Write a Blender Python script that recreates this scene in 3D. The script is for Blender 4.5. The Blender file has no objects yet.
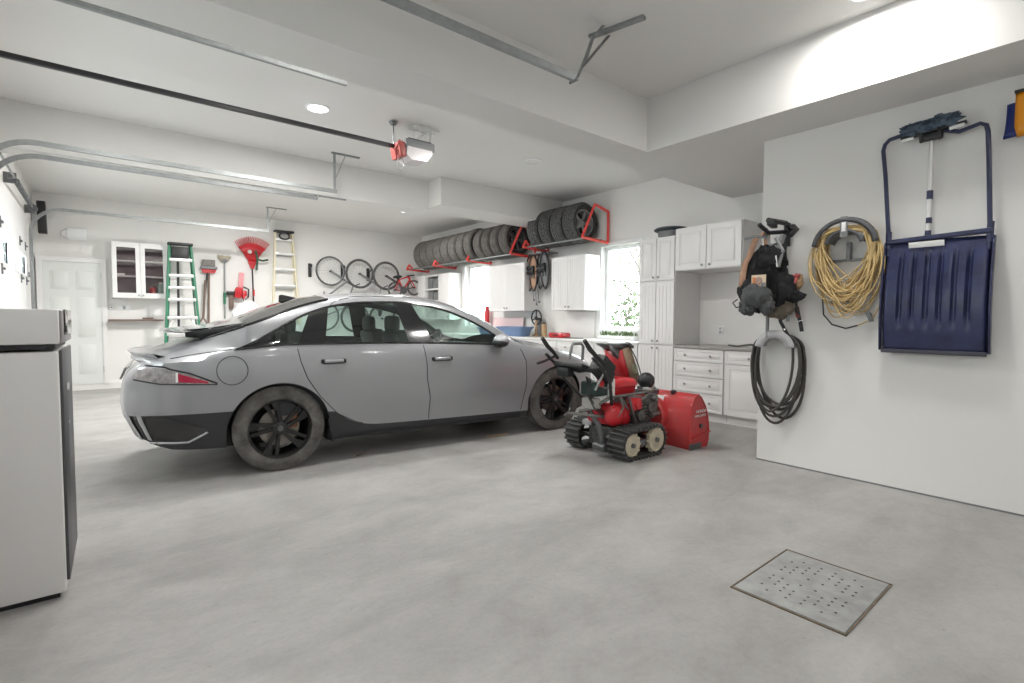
import bpy, bmesh, math, random
import numpy as np
from mathutils import Vector, Matrix, Quaternion
random.seed(7)
SC = bpy.context.scene
COL = SC.collection
R = math.radians
PI = math.pi

# ---------------------------------------------------------------- camera
def make_camera():
    yaw, pit, rol = R(39.2), R(2.6), R(0.2)
    f = Vector((math.sin(yaw)*math.cos(pit), math.cos(yaw)*math.cos(pit), -math.sin(pit)))
    r0 = Vector((math.cos(yaw), -math.sin(yaw), 0)); u0 = r0.cross(f)
    r = r0*math.cos(rol)+u0*math.sin(rol); u = u0*math.cos(rol)-r0*math.sin(rol)
    cam = bpy.data.cameras.new('camera'); o = bpy.data.objects.new('camera', cam); COL.objects.link(o)
    m = Matrix((r, u, -f)).transposed().to_4x4(); m.translation = Vector((0, 0, 1.28))
    o.matrix_world = m
    cam.sensor_width = 36; cam.sensor_fit = 'HORIZONTAL'; cam.lens = 508/1024*36
    cam.clip_start = 0.05; cam.clip_end = 200
    SC.camera = o
make_camera()

# ---------------------------------------------------------------- world, light, exposure
W = bpy.data.worlds.new('overcast'); SC.world = W; W.use_nodes = True
bg = W.node_tree.nodes['Background']; bg.inputs[0].default_value = (0.93, 0.97, 1, 1); bg.inputs[1].default_value = 16.0
SC.view_settings.view_transform = 'Standard'; SC.view_settings.look = 'None'
SC.view_settings.exposure = 0.06; SC.view_settings.gamma = 1; SC.view_settings.use_curve_mapping = False

def area(name, loc, size, energy, color=(1, .985, .96), rot=(0, 0, 0), sy=None, spread=180):
    l = bpy.data.lights.new(name, 'AREA'); l.energy = energy; l.color = color
    l.shape = 'DISK' if sy is None else 'RECTANGLE'; l.size = size
    if sy: l.size_y = sy
    l.spread = R(spread)
    o = bpy.data.objects.new(name, l); COL.objects.link(o); o.location = loc; o.rotation_euler = rot
    return o
# seen recessed lamps (fixtures further down), then unseen fill lights added to brighten the room
LAMPS_AND_FILLS = [(1.74, 5.18, 3.35, 1), (4.50, 5.09, 3.35, 0), (4.67, 9.01, 3.35, 1), (3.80, 1.14, 3.35, 1),
         (2.2, 8.7, 3.35, 125), (0.9, 8.2, 3.35, 42), (0.2, 5.2, 3.35, 15), (3.4, 3.85, 3.35, 32), (1.2, 3.85, 3.35, 22),
         (1.2, 0.6, 3.35, 8), (1.2, -1.9, 3.35, 18), (3.5, -1.9, 3.35, 17)]
for i, (x, y, z, on) in enumerate(LAMPS_AND_FILLS):
    if i == 1: continue          # that one is switched off
    area('lamp_or_fill_light', (x, y, z-.035), .26, {0: 52, 2: 36, 3: 23}.get(i, on))
# daylight coming in through the two windows
for (x, y, z, wz, wy, s) in [(6.67, 5.215, 1.78, 1.36, .77, 1), (6.67, 9.15, 1.78, 1.36, .90, 1)]+[(-.86, yy, 2.01, .26, w, -1) for yy, w in ((7.74, 1.08), (9.535, 1.17), (4.25, .9), (5.65, .9), (.1, 1.0), (1.6, 1.0))]:
    o = area('daylight_portal', (x, y, z), wz, 1, (1, 1, 1), (0, s*R(90), 0), wy); o.data.cycles.is_portal = True

# ---------------------------------------------------------------- materials
_m = {}
def mat(name, col, rough=.5, metal=0, noise=0, nscale=8, bump=0, bscale=60, coat=0, spec=.5, emit=None, estr=0, col2=None, stretch=None):
    if name in _m: return _m[name]
    m = bpy.data.materials.new(name); m.use_nodes = True; nt = m.node_tree; b = nt.nodes['Principled BSDF']
    b.inputs['Base Color'].default_value = (*col, 1); b.inputs['Roughness'].default_value = rough
    b.inputs['Metallic'].default_value = metal; b.inputs['Coat Weight'].default_value = coat
    b.inputs['Coat Roughness'].default_value = .09
    b.inputs['Specular IOR Level'].default_value = spec
    if emit: b.inputs['Emission Color'].default_value = (*emit, 1); b.inputs['Emission Strength'].default_value = estr
    src = None
    tc = nt.nodes.new('ShaderNodeTexCoord'); src = tc.outputs['Object']
    if stretch:
        mp = nt.nodes.new('ShaderNodeMapping'); mp.inputs['Scale'].default_value = stretch
        nt.links.new(src, mp.inputs[0]); src = mp.outputs[0]
    if noise or col2:
        n = nt.nodes.new('ShaderNodeTexNoise'); n.inputs['Scale'].default_value = nscale; n.inputs['Detail'].default_value = 6
        n.inputs['Roughness'].default_value = .65
        nt.links.new(src, n.inputs['Vector'])
        r = nt.nodes.new('ShaderNodeValToRGB'); r.color_ramp.elements[0].position = .35; r.color_ramp.elements[1].position = .68
        c2 = col2 or tuple(c*(1-noise) for c in col)
        r.color_ramp.elements[0].color = (*c2, 1); r.color_ramp.elements[1].color = (*col, 1)
        nt.links.new(n.outputs[0], r.inputs[0]); nt.links.new(r.outputs[0], b.inputs['Base Color'])
    if bump:
        n = nt.nodes.new('ShaderNodeTexNoise'); n.inputs['Scale'].default_value = bscale; n.inputs['Detail'].default_value = 4
        nt.links.new(src, n.inputs['Vector'])
        bp = nt.nodes.new('ShaderNodeBump'); bp.inputs['Strength'].default_value = bump; bp.inputs['Distance'].default_value = .01
        nt.links.new(n.outputs[0], bp.inputs['Height']); nt.links.new(bp.outputs[0], b.inputs['Normal'])
    _m[name] = m
    return m

def glass(name, tint, rough=.02, f0=.05):
    m = bpy.data.materials.new(name); m.use_nodes = True; nt = m.node_tree
    for n in list(nt.nodes):
        if n.type != 'OUTPUT_MATERIAL': nt.nodes.remove(n)
    out = [n for n in nt.nodes][0]
    t = nt.nodes.new('ShaderNodeBsdfTransparent'); t.inputs[0].default_value = (*tint, 1)
    g = nt.nodes.new('ShaderNodeBsdfGlossy'); g.inputs[0].default_value = (1, 1, 1, 1); g.inputs['Roughness'].default_value = rough
    lw = nt.nodes.new('ShaderNodeLayerWeight'); lw.inputs[0].default_value = .5
    pw = nt.nodes.new('ShaderNodeMath'); pw.operation = 'POWER'; pw.inputs[1].default_value = 5
    ma = nt.nodes.new('ShaderNodeMath'); ma.operation = 'MULTIPLY_ADD'; ma.inputs[1].default_value = 1-f0; ma.inputs[2].default_value = f0
    nt.links.new(lw.outputs['Facing'], pw.inputs[0]); nt.links.new(pw.outputs[0], ma.inputs[0])
    mx = nt.nodes.new('ShaderNodeMixShader')
    nt.links.new(ma.outputs[0], mx.inputs[0]); nt.links.new(t.outputs[0], mx.inputs[1]); nt.links.new(g.outputs[0], mx.inputs[2])
    nt.links.new(mx.outputs[0], out.inputs[0])
    return m

M = dict(
    wall=mat('wall_paint', (.80, .79, .77), .85, bump=.03, bscale=180),
    ceil=mat('ceiling_paint', (.74, .73, .71), .9, bump=.02, bscale=150),
    white=mat('cabinet_white', (.80, .79, .78), .38),
    whited=mat('door_white', (.74, .76, .74), .45),
    gdoor=mat('garage_door_white', (.80, .80, .80), .5),
    pvc=mat('window_frame_white', (.85, .86, .87), .35),
    worktop=mat('grey_worktop', (.36, .345, .33), .35, noise=.15, nscale=60),
    worktopw=mat('white_worktop', (.78, .77, .75), .3),
    steel=mat('galvanised_steel', (.34, .355, .355), .48, .6, noise=.2, nscale=20),
    steeld=mat('dark_steel', (.16, .165, .17), .4, .7),
    chrome=mat('chrome', (.75, .75, .76), .12, 1),
    alu=mat('aluminium', (.72, .72, .71), .35, .6),
    black=mat('black_plastic', (.018, .018, .02), .45),
    blackg=mat('gloss_black', (.012, .012, .014), .12, coat=.6),
    rubber=mat('rubber', (.035, .034, .033), .75, bump=.4, bscale=60),
    tyredust=mat('dusty_rubber', (.19, .18, .165), .85, noise=.6, nscale=9, bump=.3, bscale=50),
    tyregrey=mat('worn_tyre_rubber', (.15, .15, .148), .8, noise=.75, nscale=34, bump=.8, bscale=60),
    tyrebrown=mat('dry_tyre_rubber', (.17, .16, .148), .85, noise=.4, nscale=16, bump=.4, bscale=45),
    red=mat('red_paint', (.62, .02, .03), .35, noise=.25, nscale=6, coat=.3),
    reddust=mat('dusty_red_paint', (.60, .03, .035), .42, col2=(.46, .05, .05), nscale=5, coat=.15),
    redbracket=mat('red_bracket', (.78, .07, .06), .45),
    paint=mat('grey_car_paint', (.335, .34, .355), .32, .3, coat=.8),
    paintl=mat('light_car_trim', (.50, .51, .53), .2, .3, coat=.6),
    clad=mat('dark_cladding', (.035, .036, .040), .42),
    navy=mat('navy_plastic', (.035, .042, .115), .30, col2=(.018, .022, .06), nscale=9),
    navyd=mat('navy_tube', (.03, .036, .085), .35, .1),
    yellow=mat('yellow_cord', (.72, .52, .24), .55, noise=.35, nscale=9),
    orange=mat('orange_plastic', (.80, .30, .01), .35),
    hose=mat('dark_hose', (.060, .055, .048), .5, noise=.3, nscale=12),
    greyplastic=mat('grey_plastic', (.20, .205, .21), .5),
    ltgrey=mat('light_grey_plastic', (.42, .42, .43), .5),
    green=mat('green_fibreglass', (.03, .18, .10), .45),
    cream=mat('cream_fibreglass', (.74, .67, .50), .5),
    wood=mat('brown_wood', (.22, .15, .12), .6, noise=.3, nscale=8, stretch=(1, 8, 8)),
    woodl=mat('pale_wood', (.55, .36, .20), .6, noise=.25, nscale=8),
    tan=mat('tan_leather', (.56, .33, .22), .6, noise=.25, nscale=12),
    charcoal=mat('charcoal_fabric', (.045, .047, .05), .85, noise=.4, nscale=20, bump=.5, bscale=50),
    blackfab=mat('black_fabric', (.012, .012, .014), .9, bump=.5, bscale=40),
    blue=mat('blue_tub_plastic', (.16, .25, .42), .4),
    plum=mat('cabinet_interior', (.20, .14, .16), .7),
    paper=mat('white_label', (.85, .85, .83), .5),
    pink=mat('pale_red_print', (.75, .30, .32), .5),
    bagwhite=mat('white_bag', (.80, .78, .78), .6),
    concrete=None)
GL = glass('clear_glass', (.92, .95, .94))
CG = glass('car_glass', (.72, .84, .80), f0=.08)
CGD = glass('dark_car_glass', (.10, .12, .12), f0=.22)
BG = glass('cabinet_glass', (.86, .84, .84))

def concrete():
    m = bpy.data.materials.new('concrete'); m.use_nodes = True; nt = m.node_tree; b = nt.nodes['Principled BSDF']
    tc = nt.nodes.new('ShaderNodeTexCoord')
    def noise(scale, det, rough, st=(1, 1, 1), dist=0):
        mp = nt.nodes.new('ShaderNodeMapping'); mp.inputs['Scale'].default_value = st
        nt.links.new(tc.outputs['Object'], mp.inputs[0])
        n = nt.nodes.new('ShaderNodeTexNoise'); n.inputs['Scale'].default_value = scale; n.inputs['Detail'].default_value = det
        n.inputs['Roughness'].default_value = rough; n.inputs['Distortion'].default_value = dist
        nt.links.new(mp.outputs[0], n.inputs['Vector']); return n.outputs[0]
    def ramp(s, p0, c0, p1, c1):
        r = nt.nodes.new('ShaderNodeValToRGB'); r.color_ramp.elements[0].position = p0; r.color_ramp.elements[1].position = p1
        r.color_ramp.elements[0].color = (*c0, 1); r.color_ramp.elements[1].color = (*c1, 1)
        nt.links.new(s, r.inputs[0]); return r.outputs[0]
    def mix(a, bb, f, mode='MULTIPLY'):
        x = nt.nodes.new('ShaderNodeMix'); x.data_type = 'RGBA'; x.blend_type = mode
        x.inputs[0].default_value = f; nt.links.new(a, x.inputs[6]); nt.links.new(bb, x.inputs[7]); return x.outputs[2]
    big = ramp(noise(.55, 7, .6, (1, 2.2, 1), .9), .34, (.35, .342, .33), .68, (.48, .47, .458))
    mid = ramp(noise(3.2, 8, .7, (1, 1.3, 1), .4), .34, (.72, .71, .69), .60, (1, 1, 1))
    fine = ramp(noise(38, 5, .7), .32, (.90, .89, .88), .55, (1, 1, 1))
    spk = ramp(noise(26, 2, .5), .22, (.62, .58, .54), .27, (1, 1, 1))
    c = mix(mix(mix(big, mid, .52), fine, .75), spk, .6)
    nt.links.new(c, b.inputs['Base Color'])
    rr = ramp(noise(2.2, 6, .6), .3, (.38,)*3, .7, (.6,)*3); nt.links.new(rr, b.inputs['Roughness'])
    bp = nt.nodes.new('ShaderNodeBump'); bp.inputs['Strength'].default_value = .08; bp.inputs['Distance'].default_value = .01
    nt.links.new(noise(30, 6, .7), bp.inputs['Height']); nt.links.new(bp.outputs[0], b.inputs['Normal'])
    return m
M['concrete'] = concrete()

# ---------------------------------------------------------------- mesh helpers
class MB:
    def __init__(s): s.bm = bmesh.new()
    def box(s, c, d, rot=None, bev=0):
        bm2 = bmesh.new(); bmesh.ops.create_cube(bm2, size=1)
        for v in bm2.verts: v.co = Vector((v.co.x*d[0], v.co.y*d[1], v.co.z*d[2]))
        if bev: bmesh.ops.bevel(bm2, geom=bm2.edges[:]+bm2.verts[:], offset=bev, segments=2, affect='EDGES', profile=.5)
        s._add(bm2, Vector(c), rot); return s
    def bx(s, x0, x1, y0, y1, z0, z1, bev=0):
        return s.box(((x0+x1)/2, (y0+y1)/2, (z0+z1)/2), (abs(x1-x0), abs(y1-y0), abs(z1-z0)), None, bev)
    def _add(s, bm2, loc=Vector((0, 0, 0)), rot=None):
        if rot is not None:
            rm = rot.to_matrix() if hasattr(rot, 'to_matrix') else rot
            for v in bm2.verts: v.co = rm @ v.co
        mp = {}
        for v in bm2.verts: mp[v] = s.bm.verts.new(v.co+loc)
        for f in bm2.faces:
            try: s.bm.faces.new([mp[v] for v in f.verts])
            except ValueError: pass
        bm2.free()
    def cyl(s, p0, p1, r, r2=None, n=16, caps=True):
        p0, p1 = Vector(p0), Vector(p1); r2 = r if r2 is None else r2
        q = (p1-p0).to_track_quat('Z', 'Y')
        A = [[s.bm.verts.new(p+q @ Vector((rr*math.cos(2*PI*i/n), rr*math.sin(2*PI*i/n), 0))) for i in range(n)] for p, rr in ((p0, r), (p1, r2))]
        for i in range(n): s.bm.faces.new((A[0][i], A[0][(i+1) % n], A[1][(i+1) % n], A[1][i]))
        if caps: s.bm.faces.new(A[0][::-1]); s.bm.faces.new(A[1])
        return s
    def tube(s, pts, r, n=8, closed=False, caps=True, flat=1):
        pts = [Vector(p) for p in pts]; N = len(pts); rings = []; up = None
        for i, p in enumerate(pts):
            a = pts[(i-1) % N] if (closed or i > 0) else p; b = pts[(i+1) % N] if (closed or i < N-1) else p
            t = (b-a).normalized()
            if up is None:
                up = Vector((0, 0, 1)) if abs(t.z) < .9 else Vector((1, 0, 0))
            up = (up-t*up.dot(t)); up.normalize(); sd = t.cross(up)
            rr = r[i] if isinstance(r, (list, tuple)) else r
            rings.append([s.bm.verts.new(p+sd*rr*math.cos(2*PI*k/n)+up*rr*flat*math.sin(2*PI*k/n)) for k in range(n)])
        for i in range(N if closed else N-1):
            a, b = rings[i], rings[(i+1) % N]
            for k in range(n): s.bm.faces.new((a[k], a[(k+1) % n], b[(k+1) % n], b[k]))
        if caps and not closed: s.bm.faces.new(rings[0][::-1]); s.bm.faces.new(rings[-1])
        return s
    def lathe(s, prof, axis='Z', n=32, loc=(0, 0, 0), closed=False):
        loc = Vector(loc); rings = []
        for r, h in prof:
            ring = []
            for i in range(n):
                a = 2*PI*i/n; c, d = r*math.cos(a), r*math.sin(a)
                p = {'Z': (c, d, h), 'Y': (c, h, d), 'X': (h, c, d)}[axis]
                ring.append(s.bm.verts.new(Vector(p)+loc))
            rings.append(ring)
        L = len(rings)
        for j in range(L if closed else L-1):
            a, b = rings[j], rings[(j+1) % L]
            for i in range(n): s.bm.faces.new((a[i], a[(i+1) % n], b[(i+1) % n], b[i]))
        return s
    def prism(s, poly, vec):
        vec = Vector(vec); a = [s.bm.verts.new(Vector(p)) for p in poly]; b = [s.bm.verts.new(Vector(p)+vec) for p in poly]
        n = len(poly); s.bm.faces.new(a[::-1]); s.bm.faces.new(b)
        for i in range(n): s.bm.faces.new((a[i], a[(i+1) % n], b[(i+1) % n], b[i]))
        return s
    def sphere(s, c, r, u=24, v=14, rot=None, noise=0, seed=0):
        bm2 = bmesh.new(); bmesh.ops.create_uvsphere(bm2, u_segments=u, v_segments=v, radius=1)
        r = (r, r, r) if not isinstance(r, (tuple, list)) else r
        from mathutils import noise as nz
        for w in bm2.verts:
            k = 1+noise*nz.noise(w.co*2.2+Vector((seed, seed*.7, 0)))+noise*.5*nz.noise(w.co*5+Vector((0, seed, 0)))
            w.co = Vector((w.co.x*r[0], w.co.y*r[1], w.co.z*r[2]))*k
        s._add(bm2, Vector(c), rot); return s
    def grid(s, rows, closed_u=False):
        V = [[s.bm.verts.new(Vector(p)) for p in row] for row in rows]
        for i in range(len(V)-1):
            for j in range(len(V[i])-1): s.bm.faces.new((V[i][j], V[i][j+1], V[i+1][j+1], V[i+1][j]))
        return s
    def frame(s, d0, d1, u0, u1, z0, z1, t, axis='Y', tb=None, tt=None):
        """rectangular ring without overlaps; axis Y = lies in XZ (d along Y), axis X = lies in YZ"""
        tb = t if tb is None else tb; tt = t if tt is None else tt
        for (a, b, c, d) in ((u0, u0+t, z0, z1), (u1-t, u1, z0, z1), (u0+t, u1-t, z0, z0+tb), (u0+t, u1-t, z1-tt, z1)):
            if axis == 'Y': s.bx(a, b, d0, d1, c, d)
            else: s.bx(d0, d1, a, b, c, d)
        return s
    def build(s, name, m, parent=None, sharp=32, solid=0, loc=None):
        bmesh.ops.recalc_face_normals(s.bm, faces=s.bm.faces[:]) if not getattr(s, 'keep', False) else None
        for f in s.bm.faces: f.smooth = True
        sa = R(sharp)
        for e in s.bm.edges:
            if len(e.link_faces) == 2:
                if e.calc_face_angle(0) > sa: e.smooth = False
        me = bpy.data.meshes.new(name); s.bm.to_mesh(me); s.bm.free()
        me.materials.append(m if not isinstance(m, str) else M[m])
        o = bpy.data.objects.new(name, me); COL.objects.link(o)
        if parent: o.parent = parent
        if loc: o.location = loc
        if solid:
            md = o.modifiers.new('thickness', 'SOLIDIFY'); md.thickness = solid; md.offset = 0
        return o

def thing(name, label, cat, loc=(0, 0, 0), rz=0, group=None, rot=None):
    o = bpy.data.objects.new(name, None); o.empty_display_size = .1; COL.objects.link(o)
    o.location = loc; o.rotation_euler = rot if rot else (0, 0, rz)
    o['label'] = label; o['category'] = cat
    if group: o['group'] = group
    return o
def tag(o, label, cat, group=None):
    o['label'] = label; o['category'] = cat
    if group: o['group'] = group
    return o
def struct(o, label=None):
    o['kind'] = 'structure'
    if label: o['label'] = label
    return o
def lab(o, label): o['label'] = label; return o
def copy_tree(o, parent=None):
    c = o.copy(); COL.objects.link(c)
    if parent: c.parent = parent
    for ch in list(o.children): copy_tree(ch, c)
    return c
def text_mesh(body, size, loc, rot, m, parent, name, depth=.0015, sx=1):
    cu = bpy.data.curves.new(name, 'FONT'); cu.body = body; cu.size = size; cu.extrude = depth
    cu.align_x = 'CENTER'; cu.align_y = 'CENTER'
    t = bpy.data.objects.new('tmp', cu); COL.objects.link(t)
    me = bpy.data.meshes.new_from_object(t.evaluated_get(bpy.context.evaluated_depsgraph_get()))
    bpy.data.objects.remove(t)
    for v in me.vertices: v.co.x *= sx
    me.materials.clear(); me.materials.append(m)
    o = bpy.data.objects.new(name, me); COL.objects.link(o); o.parent = parent; o.location = loc; o.rotation_euler = rot
    return o

# ================================================================ SETTING
XL, XC, XP, YB, YP, ZC, ZS = -.79, 6.47, 4.65, 11.6, 2.15, 3.35, 2.86
YF = -3.0
struct(MB().bx(XL-.3, XC+.3, YF-.3, YB+.3, -.12, 0).build('floor', 'concrete'), 'grey mottled concrete garage floor')
struct(MB().bx(XL-.3, XC+.3, YF-.3, YB+.3, ZC, ZC+.15).build('ceiling', 'ceil'), 'light grey painted ceiling')
struct(MB().bx(XL-.3, XC+.3, YB, YB+.2, 0, ZC).build('wall_back', 'wall'), 'white back wall with ladders and bikes')
struct(MB().bx(XL-.3, XC+.3, YF-.2, YF, 0, ZC).build('wall_front', 'wall'))
def wall_with_holes(x0, x1, y0, y1, holes, zt=ZC):
    m = MB(); ys = y0
    for (a, b, z0, z1) in sorted(holes):
        m.bx(x0, x1, ys, a, 0, zt); m.bx(x0, x1, a, b, 0, z0); m.bx(x0, x1, a, b, z1, zt); ys = b
    m.bx(x0, x1, ys, y1, 0, zt); return m
WIN = [(4.83, 5.60, 1.10, 2.46), (8.70, 9.60, 1.10, 2.46)]
struct(wall_with_holes(XC, XC+.22, YP, YB, WIN).build('wall_right', 'wall'), 'white wall behind the cabinets, with two windows')
struct(MB().bx(XP, XC+.22, YF, YP, 0, ZC).build('wall_partition', 'wall'), 'near white wall on the right')
# left wall with the garage door openings
GD = [(-.6, 2.35, 0, 2.75), (3.60, 6.35, 0, 2.75), (6.95, 10.3, 0, 2.75)]
struct(wall_with_holes(XL-.2, XL, YF, YB, GD).build('wall_left', 'wall'))
# beams
struct(MB().bx(4.08, XP, YF, 2.99, ZS, ZC).build('trim_1', 'ceil'), 'deep boxed beam along the right side')
struct(MB().bx(XL, XC, 2.99, 3.39, ZS, ZC).build('trim_2', 'ceil'), 'boxed ceiling beam across the middle')
struct(MB().bx(XP, XC, YP, 2.99, ZS, ZC).build('trim_3', 'ceil'), 'lowered ceiling over the near cabinets')
m = MB(); m.bx(3.95, XC, 6.50, 7.15, 2.95, ZC); m.bx(XL, 3.95, 6.86, 7.15, 2.90, ZC)
struct(m.build('trim_4', 'ceil'), 'boxed ceiling beam with a jog, above the car')
struct(MB().bx(XL, 4.9, YB-.035, YB, 0, .10).build('baseboard_back', 'wall'), 'low white kerb along the back wall')
struct(MB().bx(XP-.004, XP, YF, YP, 0, .012).build('baseboard_partition', 'greyplastic'))

def window(n, y0, y1, z0, z1):
    f = MB(); x = XC+.10; t = .055
    f.frame(x, x+.07, y0, y1, z0, z1, t, 'X')
    # casing on the wall face
    c = .06; xx = XC-.015
    f.bx(xx, XC, y0-c, y0, z0-c, z1+c); f.bx(xx, XC, y1, y1+c, z0-c, z1+c)
    f.bx(xx, XC, y0, y1, z1, z1+c); f.bx(XC-.04, XC-.016, y0-c, y1+c, z0-.035, z0)
    o = f.build('window_%d' % n, 'pvc'); struct(o, 'bright white framed window looking out to the garden' if n == 1 else 'white framed window farther down the cabinet wall')
    g = MB().bx(x+.03, x+.036, y0+t, y1-t, z0+t, z1-t).build('pane', GL, o)
window(1, *WIN[0]); window(2, *WIN[1])

def garage_door(n, y0, y1, wins):
    root = MB(); SM = [0, .6, 1.2, 1.80, 2.30, 2.75]; DX = .025
    for k in range(5):
        z0, z1 = SM[k]+.003, SM[k+1]-.003
        holes = [(a, b, c, d) for (a, b, c, d) in wins if c > z0 and d < z1]
        ys = y0
        for (a, b, c, d) in sorted(holes):
            root.bx(XL-.06+DX, XL-.02+DX, ys, a, z0, z1); root.bx(XL-.06+DX, XL-.02+DX, a, b, z0, c); root.bx(XL-.06+DX, XL-.02+DX, a, b, d, z1); ys = b
        root.bx(XL-.06+DX, XL-.02+DX, ys, y1, z0, z1)
    o = struct(root.build('door_%d' % n, 'gdoor'), 'white sectional garage door')
    for (a, b, c, d) in wins:
        w = MB(); x0, x1 = XL-.06+DX, XL-.010+DX; e = .028
        w.frame(x0, x1, a-e, b+e, c-e, d+e, e, 'X')
        for i in (1, 2, 3): yy = a+(b-a)*i/4; w.bx(XL-.040+DX, XL-.034+DX, yy-.004, yy+.004, c, d)
        w.bx(XL-.0405+DX, XL-.0345+DX, a, b, (c+d)/2-.004, (c+d)/2+.004)
        w.build('window_frame', 'pvc', o)
        MB().bx(XL-.042+DX, XL-.038+DX, a, b, c, d).build('pane', GL, o)
    for z in SM[1:5]:
        for y in [(w[0]+w[1])/2 for w in wins]+[y1-.1]:
            h = MB(); h.bx(XL-.02+DX, XL-.010+DX, y-.03, y+.03, z-.06, z+.06); h.cyl((XL-.002+DX, y-.035, z), (XL-.002+DX, y+.035, z), .014, n=8)
            h.build('hinge', 'steeld', o)
    return o
garage_door(2, 6.95, 10.3, [(7.2, 8.28, 1.88, 2.14), (8.95, 10.12, 1.88, 2.14)])
garage_door(3, 3.60, 6.35, [(3.8, 4.7, 1.88, 2.14), (5.2, 6.1, 1.88, 2.14)])
garage_door(4, -.6, 2.35, [(-.4, .6, 1.88, 2.14), (1.1, 2.1, 1.88, 2.14)])

# back door
def panel_door():
    x0, x1, z0, z1 = -.70, .07, .10, 2.22; y = YB-.045
    d = MB(); d.bx(x0, x1, y, YB-.001, z0, z1)
    cols = [(x0+.10, -.365), (-.265, x1-.10)]
    rows = [(.28, .80), (.93, 1.62), (1.75, 2.06)]
    for a, b in cols:
        for c, e in rows:
            for q in range(2):
                t = .012*(q+1)
                d.bx(a+q*.03, b-q*.03, y-.006-.004*q, y, c+q*.03, e-q*.03, .003)
    o = struct(d.build('door_1', 'whited'), 'pale green-grey panelled door on the back wall')
    c = MB(); c.bx(x0-.07, x0, y-.02, YB, .1, z1+.08); c.bx(x1, x1+.07, y-.02, YB, .1, z1+.08); c.bx(x0, x1, y-.02, YB, z1, z1+.08)
    c.build('casing', 'white', o)
    k = MB(); k.lathe([(.0, -.07), (.018, -.068), (.028, -.05), (.022, -.035), (.01, -.03), (.01, 0)], 'Y', 16, (-.63, y, 1.02)); k.build('door_handle', 'steeld', o)
    h = MB()
    for z in (.35, 1.15, 2.0): h.bx(x1-.005, x1+.01, y-.014, y, z-.05, z+.05)
    h.build('hinge', 'steel', o)
panel_door()

# ---------------------------------------------------------------- outside: garden
struct(MB().bx(6.8, 40, -10, 30, -.5, -.3).build('ground', mat('lawn', (.10, .12, .07), .9, noise=.4, nscale=3)), 'pale lawn outside the windows')
def tree(x, y, h, seed, leafy=False, label=''):
    rnd = random.Random(seed)
    t = thing('bush' if leafy else 'bare_tree', label, 'bush' if leafy else 'tree', (x, y, -.3))
    m = MB()
    def br(p, d, L, r, k):
        pts = [p]; q = Vector(p)
        for i in range(5):
            d = (d+Vector((rnd.uniform(-.2, .2), rnd.uniform(-.2, .2), rnd.uniform(-.05, .12)))).normalized(); q = q+d*L/5; pts.append(q.copy())
        m.tube(pts, [r*(1-.14*i) for i in range(6)], 6)
        if k > 0:
            for j in range(5 if k > 1 else 4):
                b = pts[rnd.randint(2, 5)]; dd = (d+Vector((rnd.uniform(-1, 1), rnd.uniform(-1, 1), rnd.uniform(-.1, .8)))).normalized()
                br(b, dd, L*.62, r*.45, k-1)
    br(Vector((0, 0, 0)), Vector((0, 0, 1)), h*.5, .05 if leafy else .09, 3)
    m.build('branches' if leafy else 'trunk', mat('bark', (.10, .09, .08), .9), t)
    if leafy:
        f = MB()
        for i in range(900):
            a = Vector((rnd.gauss(0, .38), rnd.gauss(0, .5), h*.5+rnd.gauss(0, h*.22)))
            v = Vector((rnd.uniform(-1, 1), rnd.uniform(-1, 1), rnd.uniform(-1, 1))).normalized()*.06
            w = v.cross(Vector((rnd.random(), rnd.random(), rnd.random()))).normalized()*.035
            f.bm.faces.new([f.bm.verts.new(a-v), f.bm.verts.new(a+w), f.bm.verts.new(a+v), f.bm.verts.new(a-w)])
        f.build('foliage', mat('leaf', (.09, .13, .06), .7), t)
tree(9.0, 6.75, 2.7, 3, True, 'green leafy bush outside the near window, seen at its lower left')
tree(11.5, 8.2, 5.5, 5, False, 'bare branching tree standing outside the near window')
tree(17, 22.5, 5.0, 9, False, 'bare thin tree outside the far window')

# ================================================================ CABINETS
def grooves(m, x, y0, y1, z0, z1, step=.055):
    """beadboard door front facing -X at plane x"""
    e = .05
    m.bx(x-.02, x, y0, y1, z0, z1, .003)
    m.bx(x-.026, x-.02, y0, y0+e, z0, z1); m.bx(x-.026, x-.02, y1-e, y1, z0, z1)
    m.bx(x-.026, x-.02, y0+e, y1-e, z0, z0+e); m.bx(x-.026, x-.02, y0+e, y1-e, z1-e, z1)
    n = max(2, int((y1-y0-2*e)/step)); w = (y1-y0-2*e)/n
    for i in range(n): m.bx(x-.0235, x-.02, y0+e+i*w+.004, y0+e+(i+1)*w-.004, z0+e, z1-e)
def raised(m, x, y0, y1, z0, z1, e=.05):
    m.bx(x-.02, x, y0, y1, z0, z1, .004)
    m.bx(x-.027, x-.02, y0, y0+e, z0, z1); m.bx(x-.027, x-.02, y1-e, y1, z0, z1)
    m.bx(x-.027, x-.02, y0+e, y1-e, z0, z0+e); m.bx(x-.027, x-.02, y0+e, y1-e, z1-e, z1)
    g = .022
    m.bx(x-.026, x-.02, y0+e+g, y1-e-g, z0+e+g, z1-e-g, .005)
def knob(p, parent, name='knob'):
    MB().lathe([(0, -.030), (.010, -.029), (.015, -.022), (.012, -.014), (.006, -.010), (.006, 0)], 'X', 12, p).build(name, 'steel', parent)
XF = 5.87
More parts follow.
